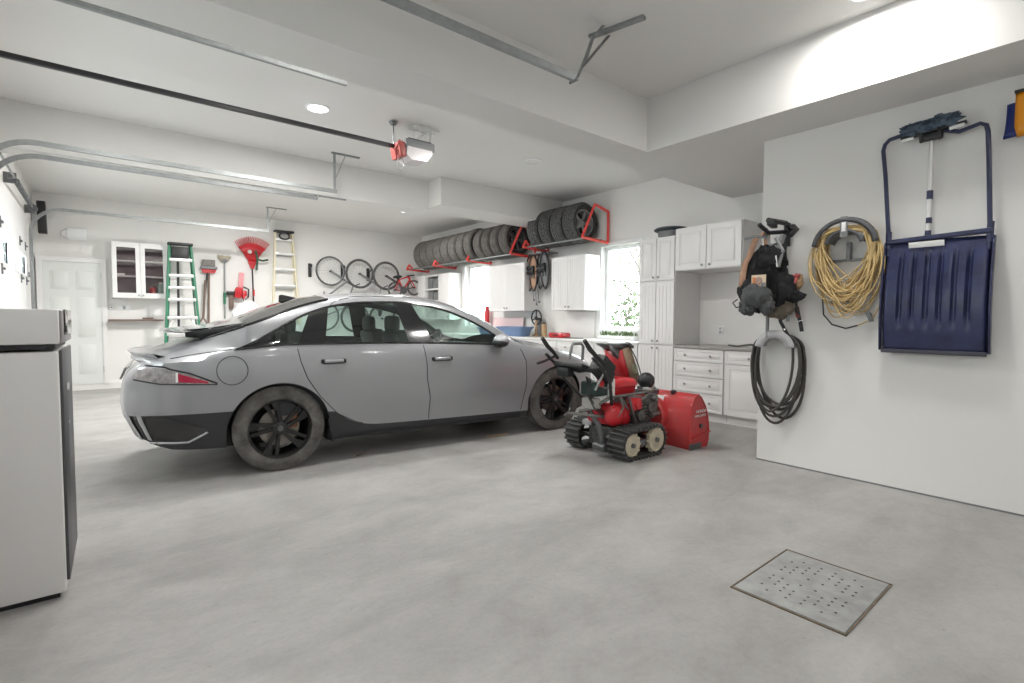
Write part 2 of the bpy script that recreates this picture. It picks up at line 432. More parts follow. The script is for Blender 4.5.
# tall pantry
t = thing('pantry_cabinet', 'tall white pantry cabinet with six doors, right of the near window', 'cabinet', (0, 0, 0))
MB().bx(XF, XC-.003, 3.82, 4.38, .0, 2.37).build('carcass', 'white', t)
for (z0, z1, kz, fn) in ((.12, .925, .89, grooves), (.945, 1.775, .985, grooves), (1.795, 2.36, 1.84, raised)):
    for (y0, y1, ky) in ((3.825, 4.095, 4.06), (4.105, 4.375, 4.14)):
        d = MB(); fn(d, XF, y0, y1, z0, z1) if fn is grooves else fn(d, XF, y0, y1, z0, z1, .045)
        o = d.build('door', 'white', t); knob((XF-.026, ky, kz), o)
# upper right cabinet
t = thing('wall_cabinet', 'deep white two-door wall cabinet above the open worktop nook', 'cabinet', (0, 0, 0))
MB().bx(XF, XC-.003, 2.93, 3.815, 1.90, 2.45).build('carcass', 'white', t)
for (y0, y1, ky) in ((3.385, 3.81, 3.43), (2.94, 3.375, 3.33)):
    d = MB(); raised(d, XF, y0, y1, 1.91, 2.44, .06); o = d.build('door', 'white', t); knob((XF-.026, ky, 1.955), o)
# base: drawers
t = thing('drawer_cabinet', 'white four-drawer base cabinet under the grey worktop', 'cabinet', (0, 0, 0))
m = MB(); m.bx(XF, XC-.003, 3.12, 3.815, .115, .905); m.bx(XF+.06, XC-.003, 3.12, 3.815, 0, .115); m.build('carcass', 'white', t)
for (z0, z1) in ((.745, .895), (.555, .735), (.355, .545), (.125, .345)):
    d = MB(); raised(d, XF, 3.13, 3.805, z0, z1, .03); o = d.build('drawer', 'white', t)
    for ky in (3.29, 3.64): knob((XF-.026, ky, (z0+z1)/2), o)
t = thing('base_cabinet', 'white base cabinet with one drawer over a door, beside the partition wall', 'cabinet', (0, 0, 0))
m = MB(); m.bx(XF, XC-.003, 2.5, 3.115, .115, .905); m.bx(XF+.06, XC-.003, 2.5, 3.115, 0, .115); m.build('carcass', 'white', t)
d = MB(); raised(d, XF, 2.51, 3.105, .745, .895, .03); o = d.build('drawer', 'white', t); knob((XF-.026, 2.81, .82), o)
d = MB(); raised(d, XF, 2.51, 3.105, .125, .735, .06); o = d.build('door', 'white', t); knob((XF-.026, 2.56, .66), o)
o = MB().bx(XF-.03, XC-.003, 2.5, 3.818, .905, .94, .003).build('worktop', 'worktop'); tag(o, 'grey laminate worktop over the drawers in the nook', 'worktop')
t = thing('wall_outlet', 'white double power outlet on the nook wall above the grey worktop', 'outlet', (XC, 3.51, 1.13))
MB().bx(-.008, 0, -.035, .035, -.057, .057, .003).build('cover_plate', 'pvc', t)
for z in (-.025, .025): MB().bx(-.011, -.008, -.015, .015, z-.016, z+.016, .002).build('socket', 'ltgrey', t)
# left run of base cabinets
ys = [4.385, 5.19, 6.0, 6.8, 7.6, 8.4, 9.2, 10.0]
labs = ['white base cabinet right below the near window', 'white base cabinet below the red case on the worktop', 'white base cabinet below the hanging snowshoes',
        'white base cabinet behind the blue tubs', 'white base cabinet left of the blue tubs', 'white base cabinet below the far window', 'white base cabinet in the far run, nearest the back wall']
for i in range(7):
    t = thing('base_cabinet', labs[i], 'cabinet', (0, 0, 0), group='base cabinets along the window wall')
    y0, y1 = ys[i]+.003, ys[i+1]-.003
    m = MB(); m.bx(XF, XC-.003, y0, y1, .115, .915); m.bx(XF+.06, XC-.003, y0, y1, 0, .115); m.build('carcass', 'white', t)
    ym = (y0+y1)/2
    for (a, b, k) in ((y0+.005, ym-.004, ym-.05), (ym+.004, y1-.005, ym+.05)):
        d = MB(); raised(d, XF, a, b, .745, .905, .03); o = d.build('drawer', 'white', t); knob((XF-.026, (a+b)/2, .825), o)
        d = MB(); raised(d, XF, a, b, .125, .735, .05); o = d.build('door', 'white', t); knob((XF-.026, k, .69), o)
o = MB().bx(XF-.03, XC-.003, 4.385, 10.0, .915, .95, .004).build('worktop', 'worktopw'); tag(o, 'long white worktop running under both windows', 'worktop')
# backsplash board
o = MB().bx(XC-.02, XC-.003, 5.72, 6.42, .952, 1.40, .002).build('backsplash_panel', 'white'); tag(o, 'plain white splash panel under the near wall cabinet', 'panel')
def upper(y0, y1, label, xf=6.14, z0=1.42, z1=2.32):
    t = thing('wall_cabinet', label, 'cabinet', (0, 0, 0))
    MB().bx(xf, XC-.003, y0, y1, z0, z1).build('carcass', 'white', t); ym = (y0+y1)/2
    for (a, b, k) in ((y0+.004, ym-.003, ym-.04), (ym+.003, y1-.004, ym+.04)):
        d = MB(); grooves(d, xf, a, b, z0+.004, z1-.004); o = d.build('door', 'white', t); knob((xf-.026, k, z0+.06), o)
upper(5.62, 6.40, 'white grooved two-door wall cabinet left of the near window, under four tyres', 6.12)
upper(7.14, 8.22, 'white grooved wall cabinet right of the far window')
t = thing('wall_cabinet', 'white wall cabinet with open shelf niches in the far corner, under the tyres', 'cabinet', (0, 0, 0))
m = MB(); xf = 6.14; z0, z1 = 1.25, 2.30
m.bx(xf, XC-.003, 9.74, 10.22, z0, z1)
m.bx(xf, XC-.003, 10.84, 11.30, z0, z1)
for z in (z0, 1.66, 1.94, 2.26): m.bx(xf, XC-.003, 10.22, 10.84, z, z+.04)
m.bx(XC-.02, XC-.003, 10.22, 10.84, z0, z1); m.build('carcass', 'white', t)
for (a, b) in ((9.75, 10.21), (10.85, 11.29)):
    d = MB(); d.bx(xf-.02, xf, a, b, z0+.01, z1-.01, .003); o = d.build('door', 'white', t); knob((xf-.02, a+.04, z0+.06), o)
def boxthing(name, label, cat, x, y, z, d, m, group=None):
    o = MB().box((0, 0, d[2]/2), d, None, .004).build(name, m, loc=(x, y, z)); tag(o, label, cat, group); return o
for y, z, dz, lb in ((10.68, 1.981, .24, 'dark box in the upper niche of the corner cabinet, left'), (10.42, 1.981, .22, 'dark box in the upper niche of the corner cabinet, right'),
             (10.66, 1.701, .20, 'dark box in the lower niche of the corner cabinet, left'), (10.40, 1.701, .18, 'dark box in the lower niche of the corner cabinet, right')):
    boxthing('storage_box', lb, 'box', 6.29, y, z, (.22, .21, dz), 'greyplastic')

# stack of round trays on the pantry
t = thing('tray_stack', 'black round lidded tub standing on top of the pantry cabinet', 'tub', (6.12, 4.06, 2.371))
MB().lathe([(0, .0), (.15, 0), (.17, .01), (.18, .10), (.17, .10), (.16, .02), (0, .015)], 'Z', 40).build('tub', 'greyplastic', t)
MB().lathe([(0, .10), (.20, .10), (.23, .115), (.232, .128), (.21, .145), (.12, .155), (0, .158)], 'Z', 48).build('lid', mat('blue_black_plastic', (.03, .045, .06), .35), t)
MB().box((-.144, .02, .05), (.012, .10, .05), None, .003).build('paper_label', 'paper', t)

# ---------------------------------------------------------------- items on the white worktop
def tub(x, y, z, rx, ry, h, m, label, rz=0):
    t = thing('storage_tub', label, 'tub', (x, y, z), rz)
    mm = MB(); rows = []; n = 40
    def ring(kx, ky, zz):
        pts = []
        for i in range(n+1):
            a = 2*PI*i/n; c, s = math.cos(a), math.sin(a)
            pts.append((kx*math.copysign(abs(c)**.5, c), ky*math.copysign(abs(s)**.5, s), zz))
        return pts
    for kx, ky, zz in ((.01, .01, 0), (rx*.8, ry*.8, 0), (rx*.84, ry*.84, .02), (rx*.97, ry*.97, h-.03), (rx*1.06, ry*1.06, h-.03), (rx*1.06, ry*1.06, h), (rx*.95, ry*.95, h), (rx*.8, ry*.8, .02), (.01, .01, .015)):
        rows.append(ring(kx, ky, zz))
    mm.grid(rows); bmesh.ops.remove_doubles(mm.bm, verts=mm.bm.verts, dist=.0005); mm.build('basin', m, t)
    r = MB(); r.tube([Vector(p) for p in ring(rx*1.06, ry*1.06, h-.005)[:-1]], .012, 8, closed=True); r.build('rim', m, t)
tub(6.05, 7.34, .951, .18, .38, .17, M['blue'], 'blue plastic tub on the white worktop, in front of the steering wheel')
tub(6.07, 8.08, .951, .18, .30, .15, M['blue'], 'second blue plastic tub on the worktop, nearer the far window')
# steering wheel on stand + jars
t = thing('steering_wheel', 'black three-spoke steering wheel standing on the worktop, leaning on the wall', 'steering wheel', (6.30, 7.02, 1.30)); t.scale = (.78, .78, .78)
MB().tube([(.01, .17*math.cos(a), .17*math.sin(a)) for a in [2*PI*i/36 for i in range(36)]], .017, 10, closed=True).build('ring', 'black', t)
m = MB(); m.sphere((0, 0, -.02), (.03, .06, .05))
for a in (90, 205, 335): m.tube([(0, 0, -.01), (.01, .165*math.cos(R(a)), .165*math.sin(R(a)))], .014, 8)
m.build('spokes', 'black', t)
m = MB(); m.cyl((.01, 0, -.05), (.01, 0, -.40), .03, .04); m.lathe([(0, -.449), (.09, -.449), (.09, -.43), (.04, -.40)], 'Z', 24); m.build('stand', 'woodl', t)
def jar(x, y, z, r, h, m, lb, capm='black', cat='jar', name='jar'):
    t = thing(name, lb, cat, (x, y, z))
    MB().lathe([(0, 0), (r*.95, 0), (r, .01), (r, h*.8), (r*.7, h*.9), (0, h*.9)], 'Z', 20).build('body', m, t)
    MB().lathe([(0, h*.87), (r*.72, h*.88), (r*.75, h), (0, h*1.01)], 'Z', 20).build('cap', capm, t)
jar(6.37, 7.02, .951, .075, .34, M['greyplastic'], 'grey tall jar on the worktop just right of the steering wheel')
jar(6.30, 6.80, .951, .05, .26, M['woodl'], 'amber jar on the worktop right of the blue tub')
jar(6.35, 8.62, .951, .055, .58, M['red'], 'slim red bottle by the far window', 'red', 'bottle', 'bottle')
o = MB().box((0, 0, .17), (.02, .95, .34), Matrix.Rotation(R(6), 3, 'Y'), .003).build('printed_board', mat('pale_pink_board', (.80, .62, .62), .5), loc=(6.40, 7.98, .955)); tag(o, 'pale pink printed board propped on the worktop by the far window', 'board')
t = thing('tool_case', 'flat red case lying on the white worktop below the near wall cabinet', 'case', (6.15, 6.25, .951))
MB().box((0, 0, .045), (.22, .34, .09), None, .03).build('case_body', 'red', t); MB().tube([(-.11, -.06, .05), (-.14, -.05, .05), (-.14, .05, .05), (-.11, .06, .05)], .008).build('handle', 'black', t)
o = MB().box((0, 0, .008), (.12, .32, .014), None, .004).build('hand_file', 'steeld', loc=(6.1, 5.86, .951)); tag(o, 'thin dark tool lying beside the red case', 'tool')
# plant tray on the window ledge
t = thing('seedling_tray', 'white tray of green seedlings on the worktop by the near window', 'plant', (6.30, 5.10, .951))
MB().bx(-.07, .07, -.36, .36, 0, .06, .004).build('tray', 'pvc', t)
m = MB(); rnd = random.Random(4)
for i in range(160):
    a = Vector((rnd.uniform(-.05, .05), rnd.uniform(-.33, .33), .06)); d = Vector((rnd.uniform(-.03, .03), rnd.uniform(-.03, .03), rnd.uniform(.03, .09)))
    w = Vector((rnd.uniform(-1, 1), rnd.uniform(-1, 1), 0)).normalized()*.010
    m.bm.faces.new([m.bm.verts.new(a), m.bm.verts.new(a+d*.6+w), m.bm.verts.new(a+d), m.bm.verts.new(a+d*.6-w)])
m.build('seedlings', mat('seedling', (.12, .19, .07), .6), t)

# ================================================================ TYRES ON RACKS
def make_tyre(name, label, r, w, m, rim):
    t = thing(name, label, 'tyre')
    h = w/2; q = r-.11
    prof = [(q, -h*.72), (q+.012, -h*.86), (q+.045, -h), (r-.045, -h*.96), (r-.02, -h*.86), (r-.006, -h*.76)]
    ng = 4
    for i in range(ng):
        a = -h*.72+(2*h*.72)*i/ng; b = a+(2*h*.72)/ng
        prof += [(r, a+.004), (r, b-.008), (r-.010, b-.007), (r-.010, b+.001)]
    prof += [(r-.006, h*.76), (r-.02, h*.86), (r-.045, h*.96), (q+.045, h), (q+.012, h*.86), (q, h*.72), (q-.004, 0)]
    cut = 4; tr = prof[cut-1:-cut]
    MB().lathe(tr, 'Y', 48).build('tread', m, t, sharp=40)
    w_ = MB(); w_.lathe(prof[:cut], 'Y', 48); w_.lathe(prof[-cut-1:]+[prof[0]], 'Y', 48); w_.build('sidewall', 'rubber', t, sharp=40)
    if rim:
        g = MB(); g.lathe([(q-.002, -h*.7), (q-.02, -h*.66), (q-.03, 0), (q-.02, h*.66), (q-.002, h*.7)], 'Y', 40)
        g.lathe([(0, -h*.2), (.06, -h*.2), (.075, -h*.05), (.0, -h*.03)], 'Y', 24)
        for k in range(5):
            a = 2*PI*k/5
            g.prism([(math.cos(a-.32)*.06, -h*.3, math.sin(a-.32)*.06), (math.cos(a+.32)*.06, -h*.3, math.sin(a+.32)*.06), (math.cos(a+.14)*(q-.02), -h*.4, math.sin(a+.14)*(q-.02)), (math.cos(a-.14)*(q-.02), -h*.4, math.sin(a-.14)*(q-.02))], (0, .02, 0))
        g.build('rim', 'steeld' if rim == 1 else 'steel', t)
    return t
def tyre_at(src, x, y, z, label, group, ry=0, rz=0):
    c = copy_tree(src); c.location = (x, y, z); c.rotation_euler = (0, ry, rz); c['label'] = label; c['group'] = group; return c
G2 = 'four black tyres on the near red wall rack'
lb2 = ['black tyre with a spoked rim, nearest of the four on the short red rack', 'second black tyre on the short red rack, counting from the near end',
       'third black tyre on the short red rack, counting from the near end', 'black tyre at the far end of the short red rack']
T0 = make_tyre('tyre', lb2[0], .325, .25, 'tyregrey', 2); T0['group'] = G2; T0.location = (6.10, 5.74, 2.82)
for i in range(1, 4): tyre_at(T0, 6.10, 5.74+.285*i, 2.82, lb2[i], G2, i*1.1)
G1 = 'row of tyres on the long red wall rack'
ORD = ['', 'second', 'third', 'fourth', 'fifth', 'sixth', 'seventh', 'eighth', 'ninth', 'tenth', '']
TA = make_tyre('tyre', 'dark-rimmed tyre at the near end of the long red rack', .32, .235, 'tyrebrown', 1); TA['group'] = G1; TA.location = (6.10, 7.42, 2.755)
TB = None
y = 7.42
for i in range(1, 12):
    y += .30 if i == 4 else .272
    if i < 4:
        tyre_at(TA, 6.10, y, 2.755, 'smaller grey tyre, %s from the near end of the long rack' % ORD[i], G1, i*.7)
    elif i == 4:
        TB = make_tyre('tyre', 'larger tyre with a dark rim facing out, middle of the long rack', .335, .245, 'tyrebrown', 1)
        TB.location = (6.12, y+.05, 2.78); TB['group'] = G1; y += .07
    else:
        lbl = 'tyre at the far end of the long rack, by the back wall' if i == 11 else 'brownish tyre, %s beyond the big rimmed one on the long rack' % ['', 'first', 'second', 'third', 'fourth', 'fifth', 'sixth'][i-4]
        c = tyre_at(TB, 6.12, y, 2.77, lbl, G1, i*.9)
        y += .03
def rack(y0, y1, ybr, label, zb=2.47, full=True):
    t = thing('tyre_rack', label, 'rack', (0, 0, 0))
    for x, nm in ((5.93, 'front_rail'), (6.28, 'rear_rail')):
        MB().cyl((x, y0, zb+.05), (x, y1, zb+.05), .014, n=10).build(nm, 'steel', t)
    for yb in ybr:
        m = MB(); w = .025; near = yb == ybr[0]
        def bar(a, b): m.tube([a, b], w, 4, caps=True)
        bar((XC-.03, yb, zb+.02), (5.84, yb, zb+.05))
        if near: bar((XC-.03, yb, zb+.02), (XC-.03, yb, zb+.52)); bar((XC-.03, yb, zb+.52), (6.12, yb, zb+.59)); bar((6.12, yb, zb+.59), (5.84, yb, zb+.06))
        else: bar((5.84, yb, zb+.05), (5.90, yb, zb+.16)); bar((5.90, yb, zb+.16), (6.02, yb, zb+.05)); bar((XC-.03, yb, zb+.02), (XC-.03, yb, zb+.3))
        m.build('bracket', 'redbracket', t)
rack(5.44, 6.90, (5.45, 6.86), 'short red tyre rack high on the wall above the near wall cabinet', 2.49)
rack(7.20, 11.4, (7.22, 8.62, 9.95, 11.2), 'long red tyre rack high on the wall in the far bay', 2.41)

# snowshoes hanging between cabinets
def snowshoe(x, y, z, tilt, label, c1):
    t = thing('snowshoe', label, 'snowshoe', (x, y, z), rot=(tilt, 0, 0), group='snowshoes hanging between the wall cabinets')
    t.scale = (1.12, 1.12, 1.12); pts = []
    for i in range(32):
        a = 2*PI*i/32; s = math.sin(a); pts.append((0, math.cos(a)*.095*(1+.15*s), s*.29))
    MB().tube(pts, .013, 8, closed=True).build('frame', 'black', t)
    d = MB(); rows = []
    for j in range(9):
        s = -1+2*j/8; w = .09*math.sqrt(max(.02, 1-s*s))*(1+.15*s); rows.append([(.004*math.sin(j*2), -w, s*.27), (0, 0, s*.27), (.004, w, s*.27)])
    d.grid(rows); d.build('deck', c1, t, solid=.006)
    b = MB(); b.box((-.03, 0, .04), (.05, .09, .15), None, .015); b.tube([(-.04, -.07, .06), (-.075, 0, .08), (-.04, .07, .06)], .012); b.tube([(-.04, -.07, -.02), (-.075, 0, 0), (-.04, .07, -.02)], .012)
    b.build('binding', 'black', t)
    t2 = MB(); 
    for k in (-1, 1): t2.box((-.02, k*.03, -.06), (.03, .008, .06))
    t2.build('crampon', 'steel', t)
rs = M['tan']
snowshoe(6.24, 7.13, 2.12, R(3), 'reddish snowshoe, leftmost of the hanging four', rs)
snowshoe(6.20, 6.99, 2.11, R(-2), 'reddish snowshoe, second from the left of the hanging four', rs)
snowshoe(6.24, 6.83, 2.15, R(3), 'dark snowshoe, third of the hanging four', M['greyplastic'])
snowshoe(6.20, 6.69, 2.14, R(-4), 'dark snowshoe, nearest the short rack cabinet, of the hanging four', M['greyplastic'])
o = MB().bx(6.22, XC-.001, 6.62, 7.13, 2.455, 2.47).build('hook_rail', 'steel'); tag(o, 'thin steel hook rail holding the snowshoes', 'rail')
t = thing('hanging_straps', 'grey straps with buckles dangling below the snowshoes', 'straps', (6.22, 6.93, 1.84))
for k, (dy, L) in enumerate(((-.07, .26), (0, .30), (.07, .22))):
    m = MB(); m.tube([(0, dy, .12), (-.02, dy+.01, -.05), (0, dy-.01, -L)], .010, 6, flat=.5); m.box((0, dy-.01, -L), (.02, .035, .04), None, .004); m.build('strap', 'greyplastic', t)

# ================================================================ BACK WALL
Y0 = YB
t = thing('glass_cabinet', 'white wall cabinet with two glazed doors above the brown shelf', 'cabinet', (.62, Y0, 1.62))
m = MB(); m.bx(-.38, .38, -.02, 0, .02, .96); m.frame(-.30, 0, -.40, .40, 0, .98, .02)
m.bx(-.01, .01, -.28, -.021, .02, .96); m.build('carcass', 'white', t)
MB().bx(-.379, .379, -.03, -.0205, .021, .959).build('interior_panel', 'plum', t)
m = MB(); m.bx(-.38, -.011, -.27, -.03, .38, .40); m.bx(.011, .38, -.27, -.03, .38, .40); m.bx(-.38, -.011, -.27, -.03, .65, .67); m.bx(.011, .38, -.27, -.03, .65, .67); m.build('shelf', 'white', t)
for s in (-1, 1):
    a, b = (-.40, -.003) if s < 0 else (.003, .40); e = .065; m = MB()
    m.frame(-.325, -.302, a, b, 0, .98, e, 'Y', .09, .09)
    o = m.build('door', 'white', t); MB().bx(a+e, b-e, -.315, -.312, .09, .89).build('pane', BG, o)
    knob2 = MB().lathe([(0, -.030), (.012, -.028), (.012, -.015), (.005, 0)], 'Y', 12, ((b-.03) if s < 0 else (a+.03), -.325, .05)).build('knob', 'steel', o)
jar(.80, Y0-.16, 1.645, .05, .20, M['red'], 'small red container inside the right half of the glass cabinet')
jar(.93, Y0-.13, 1.645, .045, .28, mat('mint', (.35, .55, .48), .5), 'pale green bottle inside the right half of the glass cabinet', 'paper', 'bottle', 'bottle')
boxthing('paper_packet', 'small white packet on a shelf inside the left half of the glass cabinet', 'packet', .33, Y0-.16, 2.021, (.14, .10, .04), 'paper')
o = MB().box((0, -.11, .015), (.80, .22, .032), None, .004).build('shelf', 'wood', loc=(.55, Y0, 1.21)); tag(o, 'narrow brown wooden shelf below the glass cabinet', 'shelf')
t = thing('wood_offcut', 'small brown wood offcut lying on the brown shelf', 'wood', (.72, Y0-.10, 1.242)); MB().box((0, 0, .016), (.16, .07, .03), None, .004).build('block', 'wood', t)
t = thing('wall_switch', 'small white round sensor on the wall at the left end of the brown shelf', 'sensor', (.20, Y0, 1.45)); MB().lathe([(0, -.03), (.035, -.03), (.045, 0)], 'Y', 20).build('housing', 'pvc', t); MB().lathe([(0, -.036), (.012, -.034), (.012, -.03)], 'Y', 12).build('button', 'greyplastic', t)
t = thing('outlet', 'white outlet plate on the wall between cabinet and brown shelf', 'outlet', (.38, Y0, 1.45)); MB().bx(-.09, .09, -.008, 0, -.05, .05, .003).build('cover_plate', 'pvc', t); MB().bx(-.02, .02, -.012, -.008, -.03, .03).build('socket', 'ltgrey', t)
t = thing('alarm_box', 'white wall box with a round cover, between the door and the glass cabinet', 'box', (-.30, Y0, 2.70))
MB().box((.06, -.03, 0), (.26, .06, .20), None, .012).build('housing', 'pvc', t); MB().lathe([(0, -.05), (.06, -.045), (.07, 0)], 'Y', 28, (-.08, 0, 0)).build('sounder', 'white', t)
t = thing('wall_speaker', 'tall narrow black box fixed high in the left back corner', 'speaker', (-.68, Y0-.25, 2.90))
MB().box((.02, 0, 0), (.11, .16, .52), Matrix.Rotation(R(-1), 3, 'Y'), .01).build('housing', 'black', t); MB().box((.0, .14, .0), (.05, .20, .05)).build('wall_bracket', 'steeld', t)

def ladder(name, label, x, w0, w1, H, zb, m, steps, lean=.18, top='black', stepm='alu', yo=.02):
    t = thing(name, label, 'ladder', (x, Y0-yo, zb))
    def pos(s, z, back=0): 
        w = (w0+(w1-w0)*z/H)/2; return Vector((s*w, -lean*(1-z/H)-.05-back, z))
    for s in (-1, 1):
        MB().prism([pos(s, 0)+Vector(d) for d in ((-.018, -.04, 0), (.018, -.04, 0), (.018, .03, 0), (-.018, .03, 0))], pos(s, H)-pos(s, 0)).build('front_rail', m, t)
        MB().tube([pos(s*.86, .1)+Vector((0, .07+lean*.1, 0)), pos(s*.86, H)+Vector((0, .03, 0))], .014, 6).build('rear_rail', m, t)
    for i, z in enumerate(steps):
        a, b = pos(-1, z), pos(1, z)
        MB().box(((a+b)/2), ((b-a).length-.02, .09, .055), None, .004).build('step', stepm, t)
    m2 = MB()
    for z in steps[::2]:
        a, b = pos(-.84, z), pos(.84, z); m2.box((a+b)/2+Vector((0, .07, -.06)), ((b-a).length, .02, .022))
    m2.build('rear_brace', 'alu', t)
    MB().box(pos(0, H)+Vector((0, -.01, .02)), (w1+.05, .14, .05), None, .01).build('top_cap', top, t)
    return t, pos
steps = [.32, .62, .98, 1.25, 1.48, 1.71, 1.94, 2.28]
t, pos = ladder('step_ladder', 'green fibreglass step ladder standing against the back wall', 1.215, .64, .34, 2.60, 0, M['green'], [.33, .66, .97, 1.27, 1.60, 1.82, 2.04, 2.33], yo=.38)
MB().box(pos(0, 2.45)+Vector((0, .03, 0)), (.28, .03, .26), None, .01).build('tool_tray', 'black', t)
m = MB(); m.tube([pos(0, 2.3)+Vector((-.04, .04, 0)), pos(0, 1.1)+Vector((-.06, .04, 0))], .022, 6); m.build('strap', 'black', t)
for s in (-1, 1): MB().tube([pos(s, 1.0)+Vector((0, -.03, 0)), pos(s*.45, 1.28)+Vector((0, 0, 0))], .014, 6).build('brace', 'alu', t)
t, pos = ladder('step_ladder', 'cream step ladder hung high on the back wall left of the bikes', 3.12, .54, .34, 1.93, 1.15, M['cream'], [.12, .45, .80, 1.15, 1.48, 1.78], .08)
o = t
MB().tube([pos(0, 1.86)+Vector((.10*math.cos(a), -.05, .07*math.sin(a))) for a in [2*PI*i/16 for i in range(16)]], .018, 6, closed=True).build('rope', 'black', t)

# red brush broom
t = thing('push_broom', 'red and grey broom hung head up, right of the green ladder', 'broom', (1.72, Y0-.06, 0))
MB().box((-.0, 0, 2.345), (.22, .06, .13), None, .01).build('bristles', mat('grey_bristles', (.30, .28, .26), .9, noise=.5, nscale=30), t)
MB().box((0, -.02, 2.25), (.28, .10, .055), None, .01).build('grey_band', 'greyplastic', t)
MB().prism([(-.13, -.04, 2.225), (.13, -.04, 2.225), (.10, -.04, 2.15), (-.10, -.04, 2.15)], (0, .06, 0)).build('head', 'red', t)
MB().cyl((-.02, -.02, 2.20), (-.08, -.02, 1.75), .016).build('neck', 'black', t)
m = MB(); m.cyl((0, 0, 2.2), (-.03, 0, .9), .020); m.build('handle', 'wood', t)
t = thing('spade', 'wooden tool handle with a D grip hanging below the broom', 'spade', (1.60, Y0-.13, 0))
m = MB(); m.tube([(0, 0, 1.28), (-.07, 0, 1.18), (-.07, 0, 1.10), (0, 0, 1.06), (.05, 0, 1.10), (.05, 0, 1.18), (0, 0, 1.28)], .014); m.cyl((0, 0, 1.28), (.05, 0, 2.0), .02); m.cyl((0, 0, 1.06), (0, 0, .5), .02)
m.build('handle', 'wood', t)
m = MB(); m.prism([(-.11, 0, .5), (.11, 0, .5), (.11, 0, .3), (0, 0, .18), (-.11, 0, .3)], (0, .01, 0)); m.build('blade', 'steel', t)
# mop
t = thing('mop', 'tan headed mop with a thin grey handle, hung head up', 'mop', (2.0, Y0-.05, 0))
MB().prism([(-.12, -.03, 2.52), (.12, -.03, 2.50), (.10, -.03, 2.46), (.03, -.03, 2.39), (-.05, -.03, 2.39), (-.11, -.03, 2.46)], (0, .06, 0)).build('head', mat('tan_sponge', (.48, .42, .33), .9, noise=.3, nscale=20), t)
MB().sphere((0, -.03, 2.41), (.05, .03, .035)).build('clip', 'greyplastic', t)
MB().cyl((0, 0, 2.44), (-.02, 0, .9), .014).build('handle', 'steel', t); MB().cyl((-.012, 0, 1.78), (-.014, 0, 1.55), .022).build('grip', 'green', t)
# rake
t = thing('leaf_rake', 'red fan-shaped leaf rake hung with its tines up', 'rake', (2.50, Y0-.06, .20)); t.scale = (.92, .92, .92)
m = MB(); n = 20; rows = []
m2 = MB()
for k in range(n+1):
    a = R(-42+84*k/n)
    p0 = Vector((math.sin(a)*.09, 0, 2.38+math.cos(a)*.04)); p1 = Vector((math.sin(a)*.47, -.02, 2.42+math.cos(a)*.50)); p2 = p1+Vector((math.sin(a)*.05, -.05, .045))
    rows.append([p0, p0*.45+p1*.55, p0*.18+p1*.82]); m2.tube([p0+(p1-p0)*.7, p1, p2], .009, 5)
m.grid(rows); m.build('fan', 'red', t, solid=.012); m2.build('tines', 'red', t)
MB().prism([(-.09, -.02, 2.43), (.09, -.02, 2.43), (.03, -.02, 2.26), (-.03, -.02, 2.26)], (0, .04, 0)).build('socket', 'red', t)
MB().cyl((0, 0, 2.30), (.02, 0, 1.0), .016).build('handle', 'black', t); MB().cyl((.02, 0, 1.80), (.02, 0, 1.66), .022).build('grip', 'red', t)
t = thing('hand_sprayer', 'dark green pruning tool hung in front of the red rake', 'tool', (2.58, Y0-.16, 2.45))
m = MB(); m.tube([(-.04, 0, .20), (0, 0, .05), (-.02, 0, -.20)], .022, 8); m.tube([(0, 0, .02), (.10, 0, .0), (.20, 0, .03)], .020, 8); m.build('body', mat('dark_green', (.03, .07, .04), .5), t); MB().sphere((-.14, .01, .17), .04).build('light', 'paper', t)
# red tools
t = thing('hedge_trimmer', 'red garden power tool hung upright between mop and rake', 'tool', (2.28, Y0-.10, 0))
MB().box((.0, 0, 2.02), (.09, .04, .34), Matrix.Rotation(R(4), 3, 'Y'), .01).build('guard', 'pink', t)
m = MB(); m.box((-.06, -.02, 1.78), (.13, .12, .22), Matrix.Rotation(R(12), 3, 'Y'), .03); m.box((.05, -.02, 1.74), (.09, .10, .18), None, .03); m.cyl((-.08, -.10, 1.82), (-.08, -.02, 1.82), .05); m.build('motor', 'red', t)
MB().tube([(.03, -.05, 1.90), (.12, -.08, 1.85), (.11, -.08, 1.70), (.02, -.06, 1.62)], .016).build('handle', 'black', t)
t = thing('wood_block', 'brown and black hand tool left of the red power tool', 'tool', (2.10, Y0-.06, 1.60)); MB().box((0, 0, 0), (.08, .06, .30), None, .01).build('handle', 'wood', t); MB().box((0, -.01, .17), (.16, .08, .07), None, .01).build('head', 'black', t)
t = thing('shopping_bag', 'white bag with pale red print hung below the red tools', 'bag', (2.38, Y0-.24, 1.33))
m = MB(); m.sphere((0, 0, 0), (.30, .12, .26), noise=.25, seed=5); m.build('bag', 'bagwhite', t)
m = MB(); m.tube([(-.12, -.03, .2), (-.05, -.04, .38), (.02, -.03, .2)], .010); m.build('handle', 'bagwhite', t)
MB().box((.12, -.125, .03), (.20, .01, .16), Matrix.Rotation(R(20), 3, 'Z'), .004).build('print', 'pink', t)

